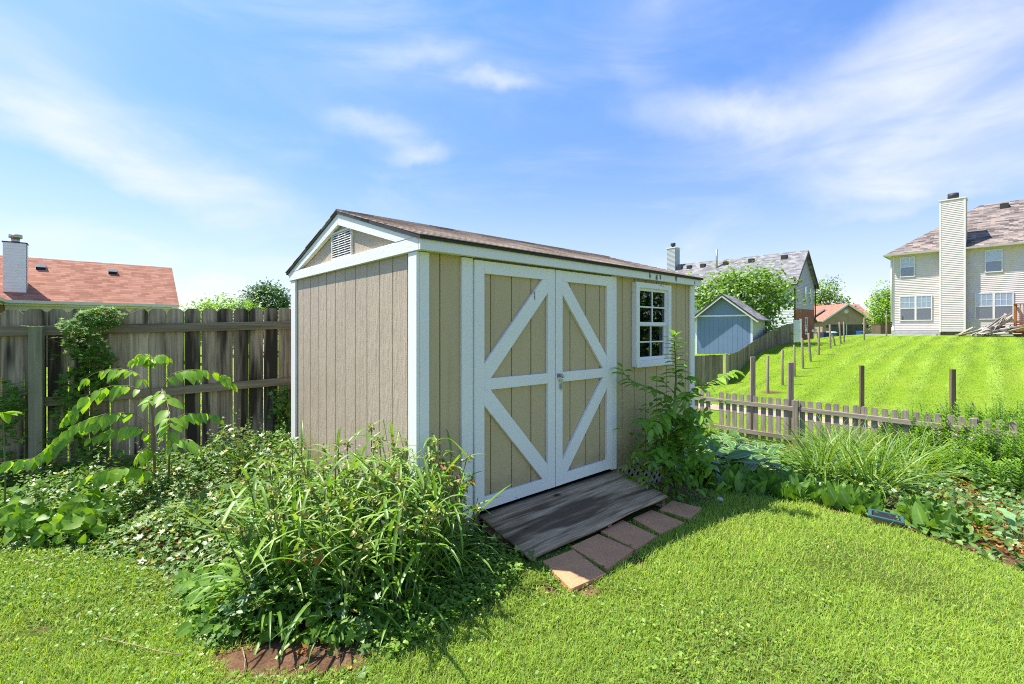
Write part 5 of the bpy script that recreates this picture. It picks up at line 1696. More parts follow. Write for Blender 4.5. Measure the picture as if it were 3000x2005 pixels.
def scatter(poly, n, pad=0.0):
    P = np.array(poly); lo, hi = P.min(0) - pad, P.max(0) + pad
    out = np.zeros((0, 2))
    while len(out) < n:
        q = rng.uniform(lo, hi, (n * 2, 2)); q = q[inpoly(q[:, 0], q[:, 1], poly)]
        out = np.concatenate((out, q))
    return out[:n, 0], out[:n, 1]


def clover():
    L = Leaves()

    def put(x, y, hgt, size, rlo, rhi, tpl=SMALL):
        n = len(x)
        z = H(x, y) + hgt * rng.uniform(.25, 1, n)
        d = dirs(n, .05, .3)
        L.add(tpl[0], tpl[1], np.stack((x, y, z), 1), frames(d, np.array((0, 0, 1.)) + rng.normal(0, .3, (n, 3))), size * rng.uniform(.6, 1.35, n), np.clip(rng.uniform(rlo, rhi, n), 0, 1), tpl[2])
    # broad-leaved weeds through the lawn
    n = 26000
    y = 1.6 * (7.5 / 1.6) ** rng.uniform(0, 1, n); x = rng.uniform(-1.15, 1.15, n) * y
    pt = patchy(x + 3, y + 1, 1.4)
    t = (x - PF[0]) * NRM[0] + (y - PF[1]) * NRM[1]
    k = ~blocked(x, y) & (t < -.3) & (pt + rng.normal(0, .5, n) > .25) & ((y - 4.13) * 1.937 - (x + 4.506) * 1.36 < -0.2)
    put(x[k], y[k], .04, .019, .35, 1.0)
    for poly, cnt, hg, sz, a, b in ((LUSH, 6500, .06, .025, .25, 1), (RIM, 3500, .035, .018, .1, .7), (LEFT_FRONT, 1100, .04, .02, .2, .9)):
        x, y = scatter(poly, cnt); b_ = blocked(x, y, False)
        put(x[~b_], y[~b_], hg, sz, a, b)
    tag(L.build('clover', M['clover']), 'low clover and weeds spreading through the lawn and beside the ramp', 'clover', kind='stuff')


clover()

# ------------------------------------------------------------------ left bed: vines
BUMPS = [(-1.93, 4.3, .5, .6), (-2.4, 4.2, .42, .5), (-2.8, 4.0, .36, .5), (-3.4, 3.7, .24, .6), (-1.28, 3.55, .45, .5), (-1.76, 3.3, .32, .5), (-2.1, 3.1, .22, .5),
         (-1.0, 3.2, .42, .4), (-0.95, 2.75, .34, .45), (-0.45, 2.85, .3, .35), (-1.1, 2.35, .26, .4), (-.7, 2.3, .22, .35), (-4.2, 3.3, .15, .6)]


def mound(x, y):
    m = np.full(np.shape(x), .05)
    for bx, by, bh, br in BUMPS: m = np.maximum(m, bh * np.exp(-((x - bx) ** 2 + (y - by) ** 2) / (br * br)))
    return 1.12 * m * (1 + .3 * patchy(x, y, 1.9))


def bed_vines():
    L = Leaves()
    n = 34000
    x, y = scatter(LEFT_BED, n)
    k = ~inpoly(x, y, SHED_POLY) & ~inpoly(x, y, SOIL_PATCH) & (x > -1.2 * y)
    fl = (y - 4.13) * 1.937 - (x + 4.506) * 1.36; k &= fl < -.08
    x, y = x[k], y[k]; n = len(x)
    ed = edge_dist(x, y, LEFT_BED)
    m = mound(x, y) * _sm(ed / .25 + .15)
    z = H(x, y) + .015 + m * rng.uniform(0, 1, n) ** .45
    gx = (mound(x + .05, y) - mound(x - .05, y)) / .1; gy = (mound(x, y + .05) - mound(x, y - .05)) / .1
    up = np.stack((-gx * .7, -gy * .7, np.ones(n)), 1) + rng.normal(0, .38, (n, 3))
    d = dirs(n, -.12, .28)
    small = rng.uniform(0, 1, n) < .42
    sz = rng.uniform(.026, .058, n)
    rnd = np.clip(rng.normal(.5, .22, n) + .25 * np.exp(-((x + 1.7) ** 2 + (y - 3.6) ** 2)), 0, .94); odd = rng.uniform(0, 1, n) < .022; rnd[odd] = rng.uniform(.95, 1, odd.sum())
    fr = frames(d, up); pos = np.stack((x, y, z), 1)
    L.add(LOBED[0], LOBED[1], pos[~small], fr[~small], sz[~small] * 1.1, rnd[~small], LOBED[2])
    L.add(SMALL[0], SMALL[1], pos[small], fr[small], sz[small] * .85, rnd[small], SMALL[2])
    # shoots that stand up out of the tangle
    ns = 330; sx, sy = scatter(LEFT_BED, ns * 2)
    ok = ~inpoly(sx, sy, SHED_POLY) & ((sy - 4.13) * 1.937 - (sx + 4.506) * 1.36 < -.1) & (edge_dist(sx, sy, LEFT_BED) > .25); sx, sy = sx[ok][:ns], sy[ok][:ns]; ns = len(sx)
    per = 13; q = np.tile(np.linspace(0, 1, per), ns)
    ln = np.repeat(rng.uniform(.08, .3, ns), per); la = np.repeat(rng.uniform(0, 6.28, ns), per); le = np.repeat(rng.uniform(0, .8, ns), per)
    bx, by = np.repeat(sx, per), np.repeat(sy, per)
    px = bx + np.cos(la) * le * ln * q; py = by + np.sin(la) * le * ln * q; pz = H(bx, by) + mound(bx, by) * .8 + ln * q
    m = ns * per; d = dirs(m, -.1, .35)
    L.add(LOBED3[0], LOBED3[1], np.stack((px, py, pz), 1), frames(d, np.array((0, 0, 1.)) + rng.normal(0, .35, (m, 3))), rng.uniform(.025, .055, m) * (1.15 - .5 * q), np.clip(.35 + .4 * q + rng.normal(0, .15, m), 0, .95), LOBED3[2])
    tag(L.build('ground_vines', M['vine']), 'tangle of leafy vines covering the bed between the tall fence and the shed', 'vines', kind='stuff')
    # larger dark lobed leaves at the foot of the strap-leaved stand
    L = Leaves(); n = 1900
    poly = [(p.x, p.y) for p in (gd(*q) for q in ((410, 1340), (600, 1300), (900, 1330), (960, 1400), (870, 1470), (790, 1500), (620, 1485), (440, 1470)))]
    x, y = scatter(poly, n)
    ed = edge_dist(x, y, poly)
    z = H(x, y) + .02 + (.06 + .2 * _sm(ed / .4)) * rng.uniform(0, 1, n) ** .6
    up = np.array((0.1, -.5, .8)) + rng.normal(0, .4, (n, 3))
    d = dirs(n, -.35, .3)
    pos, fr, sz, rn = np.stack((x, y, z), 1), frames(d, up), rng.uniform(.035, .08, n), np.clip(rng.normal(.5, .28, n), 0, 1)
    kind = rng.integers(0, 3, n)
    for q, T in enumerate((LOBED3, leaf_oval(.75, .12, .2, 3, .35), LOBED)):
        L.add(T[0], T[1], pos[kind == q], fr[kind == q], sz[kind == q], rn[kind == q], T[2])
    tag(L.build('lobed_vine', M['lobed']), 'dark lobed vine leaves spilling over bare soil in the foreground', 'vines', kind='stuff')
    # heart-shaped broad leaves at the left edge
    L = Leaves(); n = 520
    poly = [(p.x, p.y) for p in (gd(*q) for q in ((-60, 1180), (60, 1165), (220, 1180), (270, 1215), (200, 1262), (0, 1262), (-80, 1262)))]
    x, y = scatter(poly, n)
    z = H(x, y) + .03 + .19 * rng.uniform(.1, 1, n)
    up = np.array((.25, -.75, .55)) + rng.normal(0, .35, (n, 3))
    d = dirs(n, -.3, .45)
    T = leaf_oval(.85, .1, .2, 3, .33)
    L.add(T[0], T[1], np.stack((x, y, z), 1), frames(d, up), rng.uniform(.06, .11, n), rng.uniform(0, 1, n), T[2])
    tag(L.build('broad_leaves', M['broad']), 'bright heart shaped leaves at the left edge of the bed', 'leaves', kind='stuff')


bed_vines()


def stalk(mb, p0, p1, r0, r1, sag=0.0, n=5, jit=0.0):
    p0, p1 = Vector(p0), Vector(p1)
    pts = []
    for i in range(n):
        q = i / (n - 1); p = p0.lerp(p1, q); p.z += sag * 4 * q * (1 - q)
        if 0 < i < n - 1 and jit: p += Vector((random.uniform(-jit, jit), random.uniform(-jit, jit), 0))
        pts.append(p)
    mb.tube(pts, [r0 + (r1 - r0) * i / (n - 1) for i in range(n)], 5, cap=False)
    return pts


def arch(p, az, tilt, ln, droop, n=6, twist=0.0):
    """points of a leaf that leaves p at 'tilt' and bends over"""
    pts = [np.array(p, float)]; th = tilt
    for i in range(n - 1):
        pts.append(pts[-1] + ln / (n - 1) * np.array((math.cos(az) * math.cos(th), math.sin(az) * math.cos(th), math.sin(th))))
        th -= droop / (n - 1) * (1 + .6 * i / n); az += twist / n
    return np.array(pts)


def spiderwort(x, y, k, stems=13):
    t = empty('spiderwort_clump', (x, y, h(x, y)), 0, "spiderwort clump with arching strap leaves in the dense stand before the shed's sunlit end wall", 'plant', 'spiderworts in front of the shed end wall')
    mb = MB(); L = Leaves()
    for i in range(stems):
        B = Leaves()
        a = random.uniform(0, 2 * math.pi); lean = random.uniform(.02, .24) * k
        b = Vector((math.cos(a) * .07 * random.random(), math.sin(a) * .07, 0)); hh = random.uniform(.42, .72) * k
        tip = b + Vector((math.cos(a) * lean, math.sin(a) * lean, hh))
        pts = stalk(mb, b, tip, .005, .0032, n=6, jit=.008)
        az = random.uniform(0, 6.28)
        for q in (.15, .35, .52, .68, .84, 1.0):
            p = pts[min(int(q * 5), 5)]
            az += math.pi + random.uniform(-.5, .5)
            top = q > .95
            ribbon(L, arch(p, az, random.uniform(.25, 1.2), random.uniform(.18, .28) if top else random.uniform(.25, .42), random.choice((.2, .5, .9, 1.3, 1.8)), 7, random.uniform(-.4, .4)),
                   random.uniform(.016, .028), min(1, max(0, random.gauss(.5, .28))), fold=random.uniform(.12, .4))
        az2 = az + 2.6
        ribbon(L, arch(tip, az2, random.uniform(.2, .8), random.uniform(.1, .2), random.uniform(.6, 1.4), 6), .014, random.random(), fold=.3)
        n = 20
        d = dirs(n, -.3, .7)
        B.add(SMALL[0], SMALL[1], np.array(tip) + d * rng.uniform(.003, .02, n)[:, None], frames(d, rng.normal(0, 1, (n, 3))), rng.uniform(.017, .028, n), rng.uniform(.3, 1, n), SMALL[2])
        B.build('bud_cluster', M['bud'], t)
    for i in range(14):
        az = random.uniform(0, 6.28)
        ribbon(L, arch((math.cos(az) * .06, math.sin(az) * .06, .01), az, random.uniform(.7, 1.35), random.uniform(.3, .5), random.uniform(.8, 1.9), 7, random.uniform(-.4, .4)), random.uniform(.014, .022), random.uniform(0, .7))
    mb.build('stem', M['stem'], t); L.build('leaves', M['strap'], t)


for i, (x, y, k) in enumerate(((-1.28, 2.62, .95), (-1.02, 2.5, .92), (-.76, 2.5, 1.0), (-.5, 2.66, 1.0), (-1.05, 2.86, 1.05), (-.68, 2.82, 1.12), (-.5, 2.88, .95), (-.84, 2.34, .8),
                               (-.58, 2.44, .85), (-1.4, 2.95, 1.0), (-.86, 2.98, 1.12), (-1.2, 2.36, .75), (-.45, 2.72, .85))):
    spiderwort(x, y, k)


def sprig(pts, leafn, size, matn, name, label, cat, r=.0025, group=None, tpl=LOBED, stemm='stem_brown'):
    """a trailing shoot with leaves along it"""
    base = Vector(pts[0]); t = empty(name, base, 0, label, cat, group)
    mb = MB(); P = [Vector(p) - base for p in pts]
    mb.tube(P, [r * (1 - .6 * i / len(P)) for i in range(len(P))], 5); mb.build('stem', M[stemm], t)
    L = Leaves()
    seg = np.linspace(0.1, 1, leafn) * (len(P) - 1)
    pos = np.array([P[min(int(s), len(P) - 2)].lerp(P[min(int(s), len(P) - 2) + 1], s - min(int(s), len(P) - 2)) for s in seg])
    n = leafn
    d = dirs(n, -.1, .5); up = np.array((0, -.35, .8)) + rng.normal(0, .35, (n, 3))
    L.add(tpl[0], tpl[1], pos, frames(d, up), size * rng.uniform(.6, 1.2, n), rng.uniform(0, 1, n), tpl[2])
    L.build('leaves', M[matn], t)


def Dp(px, py, y): return S(px * 1.2788, py * 1.2788, y)


sprig([Dp(960, 1120, 2.9), Dp(1000, 1090, 2.86), Dp(1040, 1088, 2.82), Dp(1075, 1112, 2.78)], 16, .055, 'redleaf', 'vine_shoot', 'reddish young vine shoot reaching across the white corner board', 'vine')
sprig([Dp(985, 1045, 2.9), Dp(1010, 1062, 2.88), Dp(1040, 1075, 2.86)], 9, .05, 'redleaf', 'vine_shoot', 'short orange tinged vine shoot above the plants by the shed corner', 'vine')
sprig([Dp(1095, 1140, 3.05), Dp(1085, 1185, 3.0), Dp(1110, 1215, 2.98), Dp(1150, 1245, 2.95), Dp(1200, 1268, 2.92), Dp(1238, 1298, 2.86)], 13, .05, 'clover', 'vine_shoot', 'thin trailing vine shoot running down beside the left edge of the ramp', 'vine', tpl=LOBED3)
sprig([Dp(660, 1500, 2.12), Dp(710, 1480, 2.08), Dp(760, 1492, 2.05)], 8, .06, 'redleaf', 'vine_shoot', 'reddish vine shoot lying over the bare soil in the foreground', 'vine')
sprig([Dp(640, 1290, 2.35), Dp(700, 1265, 2.28), Dp(740, 1275, 2.22)], 7, .06, 'redleaf', 'vine_shoot', 'pinkish vine shoot threading through the middle of the strap leaves', 'vine')
sprig([Dp(570, 1180, 3.3), Dp(600, 1150, 3.28), Dp(615, 1120, 3.26)], 8, .06, 'creeper', 'vine_shoot', 'brown stemmed vine shoot standing above the vine tangle', 'vine')


# ------------------------------------------------------------------ sapling with long compound leaves on the left
WIDE = leaf_oval(.55, .14, .18, 4, .36)


def frond(L, mb, P, n, size, mode='hang', tpl=WIDE, rr=.004, rlo=.1, rhi=.9, start=.12):
    """P: list of Vectors along the leaf stalk"""
    P = [Vector(p) for p in P]
    if mode == 'hang': n = int(n * 1.25)
    # resample smoothly
    m = 24; pts = []
    for i in range(m + 1):
        s = i / m * (len(P) - 1); k = min(int(s), len(P) - 2); f = s - k
        p0 = P[max(k - 1, 0)]; p1 = P[k]; p2 = P[k + 1]; p3 = P[min(k + 2, len(P) - 1)]
        pts.append(.5 * ((2 * p1) + (p2 - p0) * f + (2 * p0 - 5 * p1 + 4 * p2 - p3) * f * f + (3 * p1 - p0 - 3 * p2 + p3) * f ** 3))
    mb.tube(pts, [rr * (1 - .7 * i / m) for i in range(m + 1)], 5, cap=False)
    pos = []; dd = []; up = []; sz = []
    for j in range(n):
        q = min(1, max(start, start + (1 - start) * j / (n - 1) + (random.uniform(-.35, .35) / n if 0 < j < n - 1 else 0))); i = min(int(q * m), m - 1)
        p = pts[i].lerp(pts[i + 1], q * m - i); tg = (pts[i + 1] - pts[i]).normalized()
        hz = Vector((-tg.y, tg.x, 0)); hz = hz.normalized() if hz.length > .05 else Vector((1, 0, 0))
        for sgn in (1, -1):
            if (j == n - 1 and sgn < 0) or (0 < j < n - 1 and random.random() < .07): continue
            if mode == 'hang':
                d = hz * sgn * random.uniform(.3, .7) + Vector((0, 0, -1)) * random.uniform(.5, 1.1) + tg * random.uniform(.25, .7)
                u = hz * (-sgn) * random.uniform(.5, 1.0) * -1 + Vector((0, 0, .75)) + Vector((random.uniform(-.2, .2), random.uniform(-.3, .1), 0))
            else:
                d = hz * sgn * random.uniform(.7, 1.0) + Vector((0, 0, -.3)) * random.uniform(.3, 1.4) + tg * random.uniform(.4, .8)
                u = Vector((random.uniform(-.3, .3), random.uniform(-.5, .1), 1))
            if j == n - 1: d = tg + Vector((0, 0, -.4))
            pos.append(p); dd.append(d); up.append(u); sz.append(1.12 * size * (.65 + .5 * math.sin(math.pi * min(1, q * .8 + .15))) * random.uniform(.65, 1.22))
    L.add(tpl[0], tpl[1], np.array(pos), frames(np.array(dd), np.array(up)), np.array(sz), rng.uniform(rlo, rhi, len(pos)), tpl[2])
    return pts


def left_sapling():
    def c(x, y, z): return S(x * .2984, 1000 + y * .2984, z)
    base = c(1515, 1340, 3.72); base.z = h(base.x, base.y)
    t = empty('sapling', base, 0, 'tall weed sapling with long arching leaves of bright hanging leaflets before the dark fence', 'sapling')
    mb = MB(); L = Leaves()
    B = lambda pts: [Vector(p) - base for p in pts]
    mb.tube(B([base, c(1518, 1200, 3.73), c(1512, 900, 3.74), c(1485, 600, 3.76), c(1478, 350, 3.77), c(1480, 200, 3.77)]), [.011, .01, .009, .0075, .006, .004], 7)
    mb.tube(B([c(1660, 1330, 3.62), c(1665, 900, 3.62), c(1640, 640, 3.6), c(1590, 480, 3.58)]), [.008, .007, .006, .004], 6)
    for pts, za, zb, n, sz in (
            ([(1465, 470), (1370, 335), (1250, 282), (1100, 275), (950, 308), (850, 365), (790, 430)], 3.76, 3.95, 8, .085),
            ([(1440, 560), (1340, 460), (1150, 436), (1000, 470), (850, 545), (740, 650), (680, 720), (625, 790)], 3.74, 3.5, 9, .095),
            ([(1500, 830), (1340, 725), (1180, 702), (1050, 712), (920, 752), (790, 800), (690, 860), (590, 940), (500, 1030), (420, 1090), (320, 1150), (170, 1165), (0, 1195)], 3.74, 3.15, 14, .105),
            ([(1510, 960), (1400, 865), (1300, 832), (1160, 850), (1010, 900), (900, 955)], 3.72, 3.55, 7, .09),
            ([(1590, 470), (1680, 335), (1780, 295), (1900, 280), (2020, 288), (2140, 315), (2240, 365), (2300, 440)], 3.6, 3.85, 9, .088),
            ([(1665, 840), (1760, 745), (1850, 712), (1980, 708), (2090, 722), (2165, 775)], 3.62, 3.72, 7, .085),
            ([(1660, 1080), (1720, 990), (1800, 960), (1900, 990), (1960, 1040)], 3.62, 3.5, 6, .09),
            ([(1515, 1120), (1460, 1050), (1390, 1080), (1340, 1160)], 3.72, 3.45, 6, .085),
            ([(1515, 1290), (1350, 1245), (1180, 1240), (960, 1290), (770, 1370)], 3.72, 3.3, 8, .1)):
        k = len(pts); P = B([c(x, y, za + (zb - za) * i / (k - 1)) for i, (x, y) in enumerate(pts)])
        frond(L, mb, P, n, sz)
    frond(L, mb, B([c(1590, 470, 3.58), c(1640, 600, 3.42), c(1662, 740, 3.3), c(1668, 850, 3.24), c(1660, 960, 3.22)]), 8, .095, 'flat')
    frond(L, mb, B([c(1595, 480, 3.58), c(1530, 540, 3.5), c(1450, 600, 3.42)]), 5, .08, 'flat')
    # young leaves at the top
    for az, ln in ((3.2, .12), (2.4, .13), (0.2, .13), (.9, .12), (4.4, .13), (5.3, .15), (3.8, .1)):
        p = c(1480, 190, 3.77) - base
        P = [p, p + Vector((math.cos(az) * ln * .5, math.sin(az) * ln * .5, .05)), p + Vector((math.cos(az) * ln, math.sin(az) * ln, .01))]
        frond(L, mb, P, 4, .07, 'hang', rr=.002, rlo=.5, rhi=1)
    mb.build('stem', M['stem_brown'], t); L.build('leaves', M['sapling'], t)
    # a leaf reaching in at the left edge
    b2 = c(40, 760, 3.3); b2.z = h(b2.x, b2.y) 
    t2 = empty('sapling', b2, 0, 'small leafy shoot at the very left edge in front of the fence', 'sapling')
    mb = MB(); L = Leaves()
    mb.tube([Vector((0, 0, 0)), Vector((.01, 0, .4)), c(30, 700, 3.3) - b2], [.006, .005, .003], 6)
    n = 7; d = dirs(n, -.15, .25); p = np.array(c(30, 705, 3.3) - b2)
    L.add(OVAL[0], OVAL[1], np.tile(p, (n, 1)), frames(d), rng.uniform(.08, .11, n), rng.uniform(.2, .8, n), OVAL[2])
    mb.build('stem', M['stem'], t2); L.build('leaves', M['sapling'], t2)


left_sapling()


# ------------------------------------------------------------------ creeper on the tall fence
def creeper():
    A = Vector((-4.506, 4.13, 0)); dx = Vector((.8185, .5747, 0)); nv = Vector((.5747, -.8185, 0))

    def fence_pt(pxD, pyD, off):
        u = (pxD - 1173) / 1075; a = (-4.506 - u * 4.13) / (u * .5747 - .8185)
        p = A + dx * a
        z = CAM_H + (756 - pyD) / 1075 * p.y
        return Vector((p.x, p.y, z)) + nv * off
    base = fence_pt(190, 1100, .12); base.z = h(base.x, base.y)
    t = empty('creeper', base, 0, 'leafy creeper climbing the tall fence beside the mossy post and spilling over the top rail', 'vine')
    L = Leaves(); mb = MB()
    for px, py, rx, ry, n, off in ((235, 722, 50, 20, 230, .1), (200, 745, 66, 22, 200, .11), (200, 790, 50, 34, 210, .09), (222, 835, 50, 40, 230, .06), (190, 880, 48, 45, 170, .06), (245, 870, 30, 40, 130, .05),
                                   (35, 905, 40, 40, 110, .09), (30, 960, 40, 55, 130, .1), (165, 940, 40, 60, 170, .07), (150, 1020, 45, 60, 150, .1), (215, 985, 45, 60, 130, .07),
                                   (30, 1060, 40, 40, 130, .12), (160, 1080, 70, 30, 190, .14), (250, 1050, 50, 40, 120, .1)):
        for i in range(n):
            r = math.sqrt(random.random()); a = random.uniform(0, 6.28)
            p = fence_pt(px + rx * r * math.cos(a), py + ry * r * math.sin(a), off + random.uniform(-.03, .08)) - base
            d = nv * random.uniform(.2, .8) + dx * random.uniform(-.9, .9) + Vector((0, 0, random.uniform(-.9, .1)))
            L.add(LOBED[0], LOBED[1], np.array([p]), frames(np.array([d]), np.array([nv * .5 + Vector((random.uniform(-.3, .3), random.uniform(-.3, .3), 1))])), np.array([random.uniform(.03, .065)]), np.array([random.random() ** 1.1 * .96 if random.random() > .03 else 1.0]), LOBED[2])
    for (a, b) in (((205, 1090), (190, 760)), ((230, 1080), (235, 730)), ((120, 1090), (60, 890)), ((190, 830), (265, 720)), ((180, 800), (75, 760)), ((230, 735), (300, 700)), ((170, 1090), (215, 850)), ((240, 740), (345, 705))):
        q = [fence_pt(a[0] + (b[0] - a[0]) * k / 5 + random.uniform(-5, 5), a[1] + (b[1] - a[1]) * k / 5, .05 + .03 * random.random()) - base for k in range(6)]
        mb.tube(q, .003, 5)
    for px, py in ((80, 752), (90, 758), (150, 775), (160, 760), (105, 800), (135, 815)):
        n = 5
        p = np.array([fence_pt(px + random.uniform(-9, 9), py + random.uniform(-5, 5), .1) - base for _ in range(n)])
        L.add(LOBED[0], LOBED[1], p, frames(dirs(n, -.1, .3)), rng.uniform(.04, .07, n), rng.uniform(.5, .95, n), LOBED[2])
    mb.build('stem', M['stem_brown'], t); L.build('leaves', M['creeper'], t)
    # dark shrub in the angle of the fence and the shed
    base = fence_pt(652, 985, .2); base.z = h(base.x, base.y)
    t = empty('creeper', base, 0, 'dark leafy vine in the corner where the tall fence meets the shed', 'vine')
    L = Leaves(); mb = MB()
    mb.tube([Vector((0, 0, 0)), Vector((.02, 0, .5)), Vector((0, 0, 1.0))], .005, 5)
    n = 420
    q = np.array([fence_pt(650 + random.gauss(0, 14), 950 + random.uniform(-65, 50), .12 + random.uniform(-.08, .12)) - base for _ in range(n)])
    L.add(LOBED[0], LOBED[1], q, frames(dirs(n, -.3, .4), np.array((.4, -.5, .7)) + rng.normal(0, .3, (n, 3))), rng.uniform(.04, .08, n), rng.uniform(0, .9, n), LOBED[2])
    mb.build('stem', M['stem_brown'], t); L.build('leaves', M['creeper'], t)


creeper()


# ------------------------------------------------------------------ right: sapling against the shed front
SAPL = leaf_oval(.4, .15, .22)


def right_sapling():
    def c(x, y, z): return S(1800 + x * .319, 950 + y * .319, z - .13)
    base = Vector((1.55, 4.42, 0)); base.z = h(base.x, base.y)
    t = empty('sapling', base, 0, 'leafy weed sapling growing against the shed under the window, taller than the sill', 'sapling')
    mb = MB(); L = Leaves()
    B = lambda pts: [Vector(p) - base for p in pts]
    main = B([base, c(500, 1050, 4.52), c(545, 780, 4.5), c(565, 520, 4.48), c(560, 300, 4.47), c(545, 90, 4.46)])
    mb.tube(main, [.013, .012, .01, .008, .006, .003], 7)
    # single leaves up the leader
    pos = []; dd = []; sz = []
    for k in range(34):
        q = k / 33; z = 3.1 + q * 1.88; i = min(int(z), 4)
        p = main[i].lerp(main[i + 1], z - i); az = k * 2.4
        pos.append(p); dd.append((math.cos(az), math.sin(az), .35 - .3 * (1 - q) if q < .93 else .9)); sz.append(.12 - .045 * q)
    L.add(SAPL[0], SAPL[1], np.array(pos), frames(np.array(dd)), np.array(sz) * 1.35, rng.uniform(.3, 1, len(pos)), SAPL[2])
    for pts, za, zb, n, sz_, lo, hi in (
            ([(540, 700), (420, 620), (300, 575), (180, 530), (100, 470), (70, 400)], 4.5, 4.36, 10, .105, 0, .5),
            ([(590, 690), (700, 620), (850, 550), (980, 480), (1060, 440), (1110, 430)], 4.5, 4.3, 11, .11, .5, 1),
            ([(550, 800), (620, 700), (660, 640), (650, 690)], 4.5, 4.3, 6, .1, .2, .8),
            ([(540, 850), (460, 780), (400, 860), (350, 960)], 4.5, 4.2, 8, .11, .2, .9),
            ([(545, 900), (640, 830), (760, 830), (850, 870)], 4.5, 4.25, 8, .1, .2, .8),
            ([(530, 950), (400, 900), (280, 870), (220, 880)], 4.5, 4.3, 8, .1, 0, .6),
            ([(520, 1000), (640, 960), (740, 1000), (800, 1060)], 4.5, 4.2, 8, .1, 0, .6),
            ([(510, 1080), (420, 1100), (360, 1180), (330, 1280)], 4.5, 4.15, 8, .1, 0, .6),
            ([(510, 1100), (420, 1180), (440, 1240), (470, 1250)], 4.5, 4.15, 7, .1, 0, .6),
            ([(520, 960), (560, 880), (700, 900), (720, 960)], 4.5, 4.35, 7, .1, 0, .6),
            ([(560, 640), (480, 560), (420, 490), (390, 480)], 4.5, 4.4, 7, .09, .2, .7),
            ([(565, 560), (640, 500), (700, 480), (730, 510)], 4.48, 4.4, 6, .09, .2, .8)):
        k = len(pts); frond(L, mb, B([c(x, y, za + (zb - za) * i / (k - 1)) for i, (x, y) in enumerate(pts)]), n, sz_ * 1.2, 'flat', SAPL, .004, lo, hi)
    # dense lower foliage
    n = 620
    q = rng.normal(0, 1, (n, 3)) * np.array((.17, .12, .2)) + np.array((0.0, -.02, .52))
    L.add(SAPL[0], SAPL[1], q, frames(dirs(n, -.25, .35), np.array((.1, -.4, .8)) + rng.normal(0, .3, (n, 3))), rng.uniform(.07, .13, n), rng.uniform(0, .6, n), SAPL[2])
    mb.build('stem', M['stem'], t); L.build('leaves', M['weedtree'], t)
    # smaller weed beside the door post
    b = Vector((1.13, 4.18, 0)); b.z = h(b.x, b.y)
    t = empty('weed', b, 0, 'small feathery weed beside the lattice and right door post', 'weed')
    mb = MB(); L = Leaves(); mb.tube([Vector((0, 0, 0)), Vector((.01, 0, .25)), Vector((-.01, .02, .5))], .004, 5)
    for k in range(9):
        az = k * 2.4; z = .12 + .042 * k
        frond(L, mb, [Vector((0, 0, z)), Vector((math.cos(az) * .09, math.sin(az) * .09, z + .05)), Vector((math.cos(az) * .18, math.sin(az) * .18, z + .01))], 6, .055, 'flat', SAPL, .002, .1, .6)
    mb.build('stem', M['stem'], t); L.build('leaves', M['weedtree'], t)


right_sapling()


# ------------------------------------------------------------------ right bed plants
def rosette(name, pxD, pyD, leaves, ln, wid, matn, label, cat, group, tilt=(.15, .9), droop=1.0, tpl=None, r=.03, hstem=.0):
    p = gd(pxD, pyD)
    t = empty(name, p, random.uniform(0, 6), label, cat, group)
    L = Leaves(); mb = MB()
    T = tpl or leaf_oval(wid, .12, .28, 4, .42)
    pos = []; dd = []; sz = []
    for i in range(leaves):
        az = i * 2.4 + random.uniform(-.3, .3); q = i / leaves
        a = tilt[1] + (tilt[0] - tilt[1]) * q + random.uniform(-.15, .15)
        pl = ln * random.uniform(.5, .95)
        e = Vector((math.cos(az) * math.cos(a + .25) * pl, math.sin(az) * math.cos(a + .25) * pl, max(.03, math.sin(a + .25) * pl + hstem)))
        mb.tube([Vector((math.cos(az) * r, math.sin(az) * r, 0)), e * .55 + Vector((0, 0, .02)), e], .004, 4, cap=False)
        pos.append(e); dd.append((math.cos(az) * math.cos(a - .35), math.sin(az) * math.cos(a - .35), math.sin(a - .45))); sz.append(ln * random.uniform(.75, 1.15))
    n = len(pos)
    L.add(T[0], T[1], np.array(pos), frames(np.array(dd), np.array((0, 0, 1.)) + rng.normal(0, .2, (n, 3))), np.array(sz), rng.uniform(0, 1, n), T[2])
    mb.build('stem', M['stem'], t); L.build('leaves', M[matn], t)
    return t


HG = 'hostas in the bed beside the shed'
for x, y in ((1540, 1085), (1580, 1098), (1645, 1094), (1600, 1062), (1690, 1076), (1650, 1050), (1715, 1102), (1760, 1094), (1700, 1045), (1745, 1062), (1625, 1040), (1670, 1030)):
    rosette('hosta', x, y, 30, .3, .5, 'hosta', 'dark hosta with pale leaf edges in the crowded row near the shed corner', 'plant', HG)
for x, y in ((1800, 1092), (1835, 1112), (1770, 1064), (1845, 1082), (1800, 1060), (1870, 1105)):
    rosette('hosta', x, y, 24, .25, .5, 'hosta', 'sunlit pale edged hosta next to the daylilies', 'plant', HG)


def lily_patch():
    L = Leaves()
    T = leaf_oval(.4, .2, .1, 4, .45)
    for poly, n in (([(1560, 1112), (1660, 1098), (1780, 1118), (1900, 1140), (2010, 1165), (2000, 1192), (1860, 1158), (1700, 1135)], 420),
                    ([(2075, 1205), (2110, 1180), (2200, 1190), (2240, 1225), (2210, 1250), (2120, 1228)], 170),
                    ([(1920, 1165), (1990, 1160), (2000, 1185), (1960, 1185)], 60)):
        P = [(p.x, p.y) for p in (gd(*q) for q in poly)]
        x, y = scatter(P, n)
        a = dirs(n, 1.0, .25)
        up = np.array((-.2, -.6, .5)) + rng.normal(0, .4, (n, 3))
        L.add(T[0], T[1], np.stack((x, y, H(x, y)), 1), frames(a, up), rng.uniform(.15, .27, n), rng.uniform(0, 1, n), T[2])
    tag(L.build('lily_leaves', M['lily']), 'upright broad green leaves along the front edge of the garden bed', 'leaves', kind='stuff')


lily_patch()


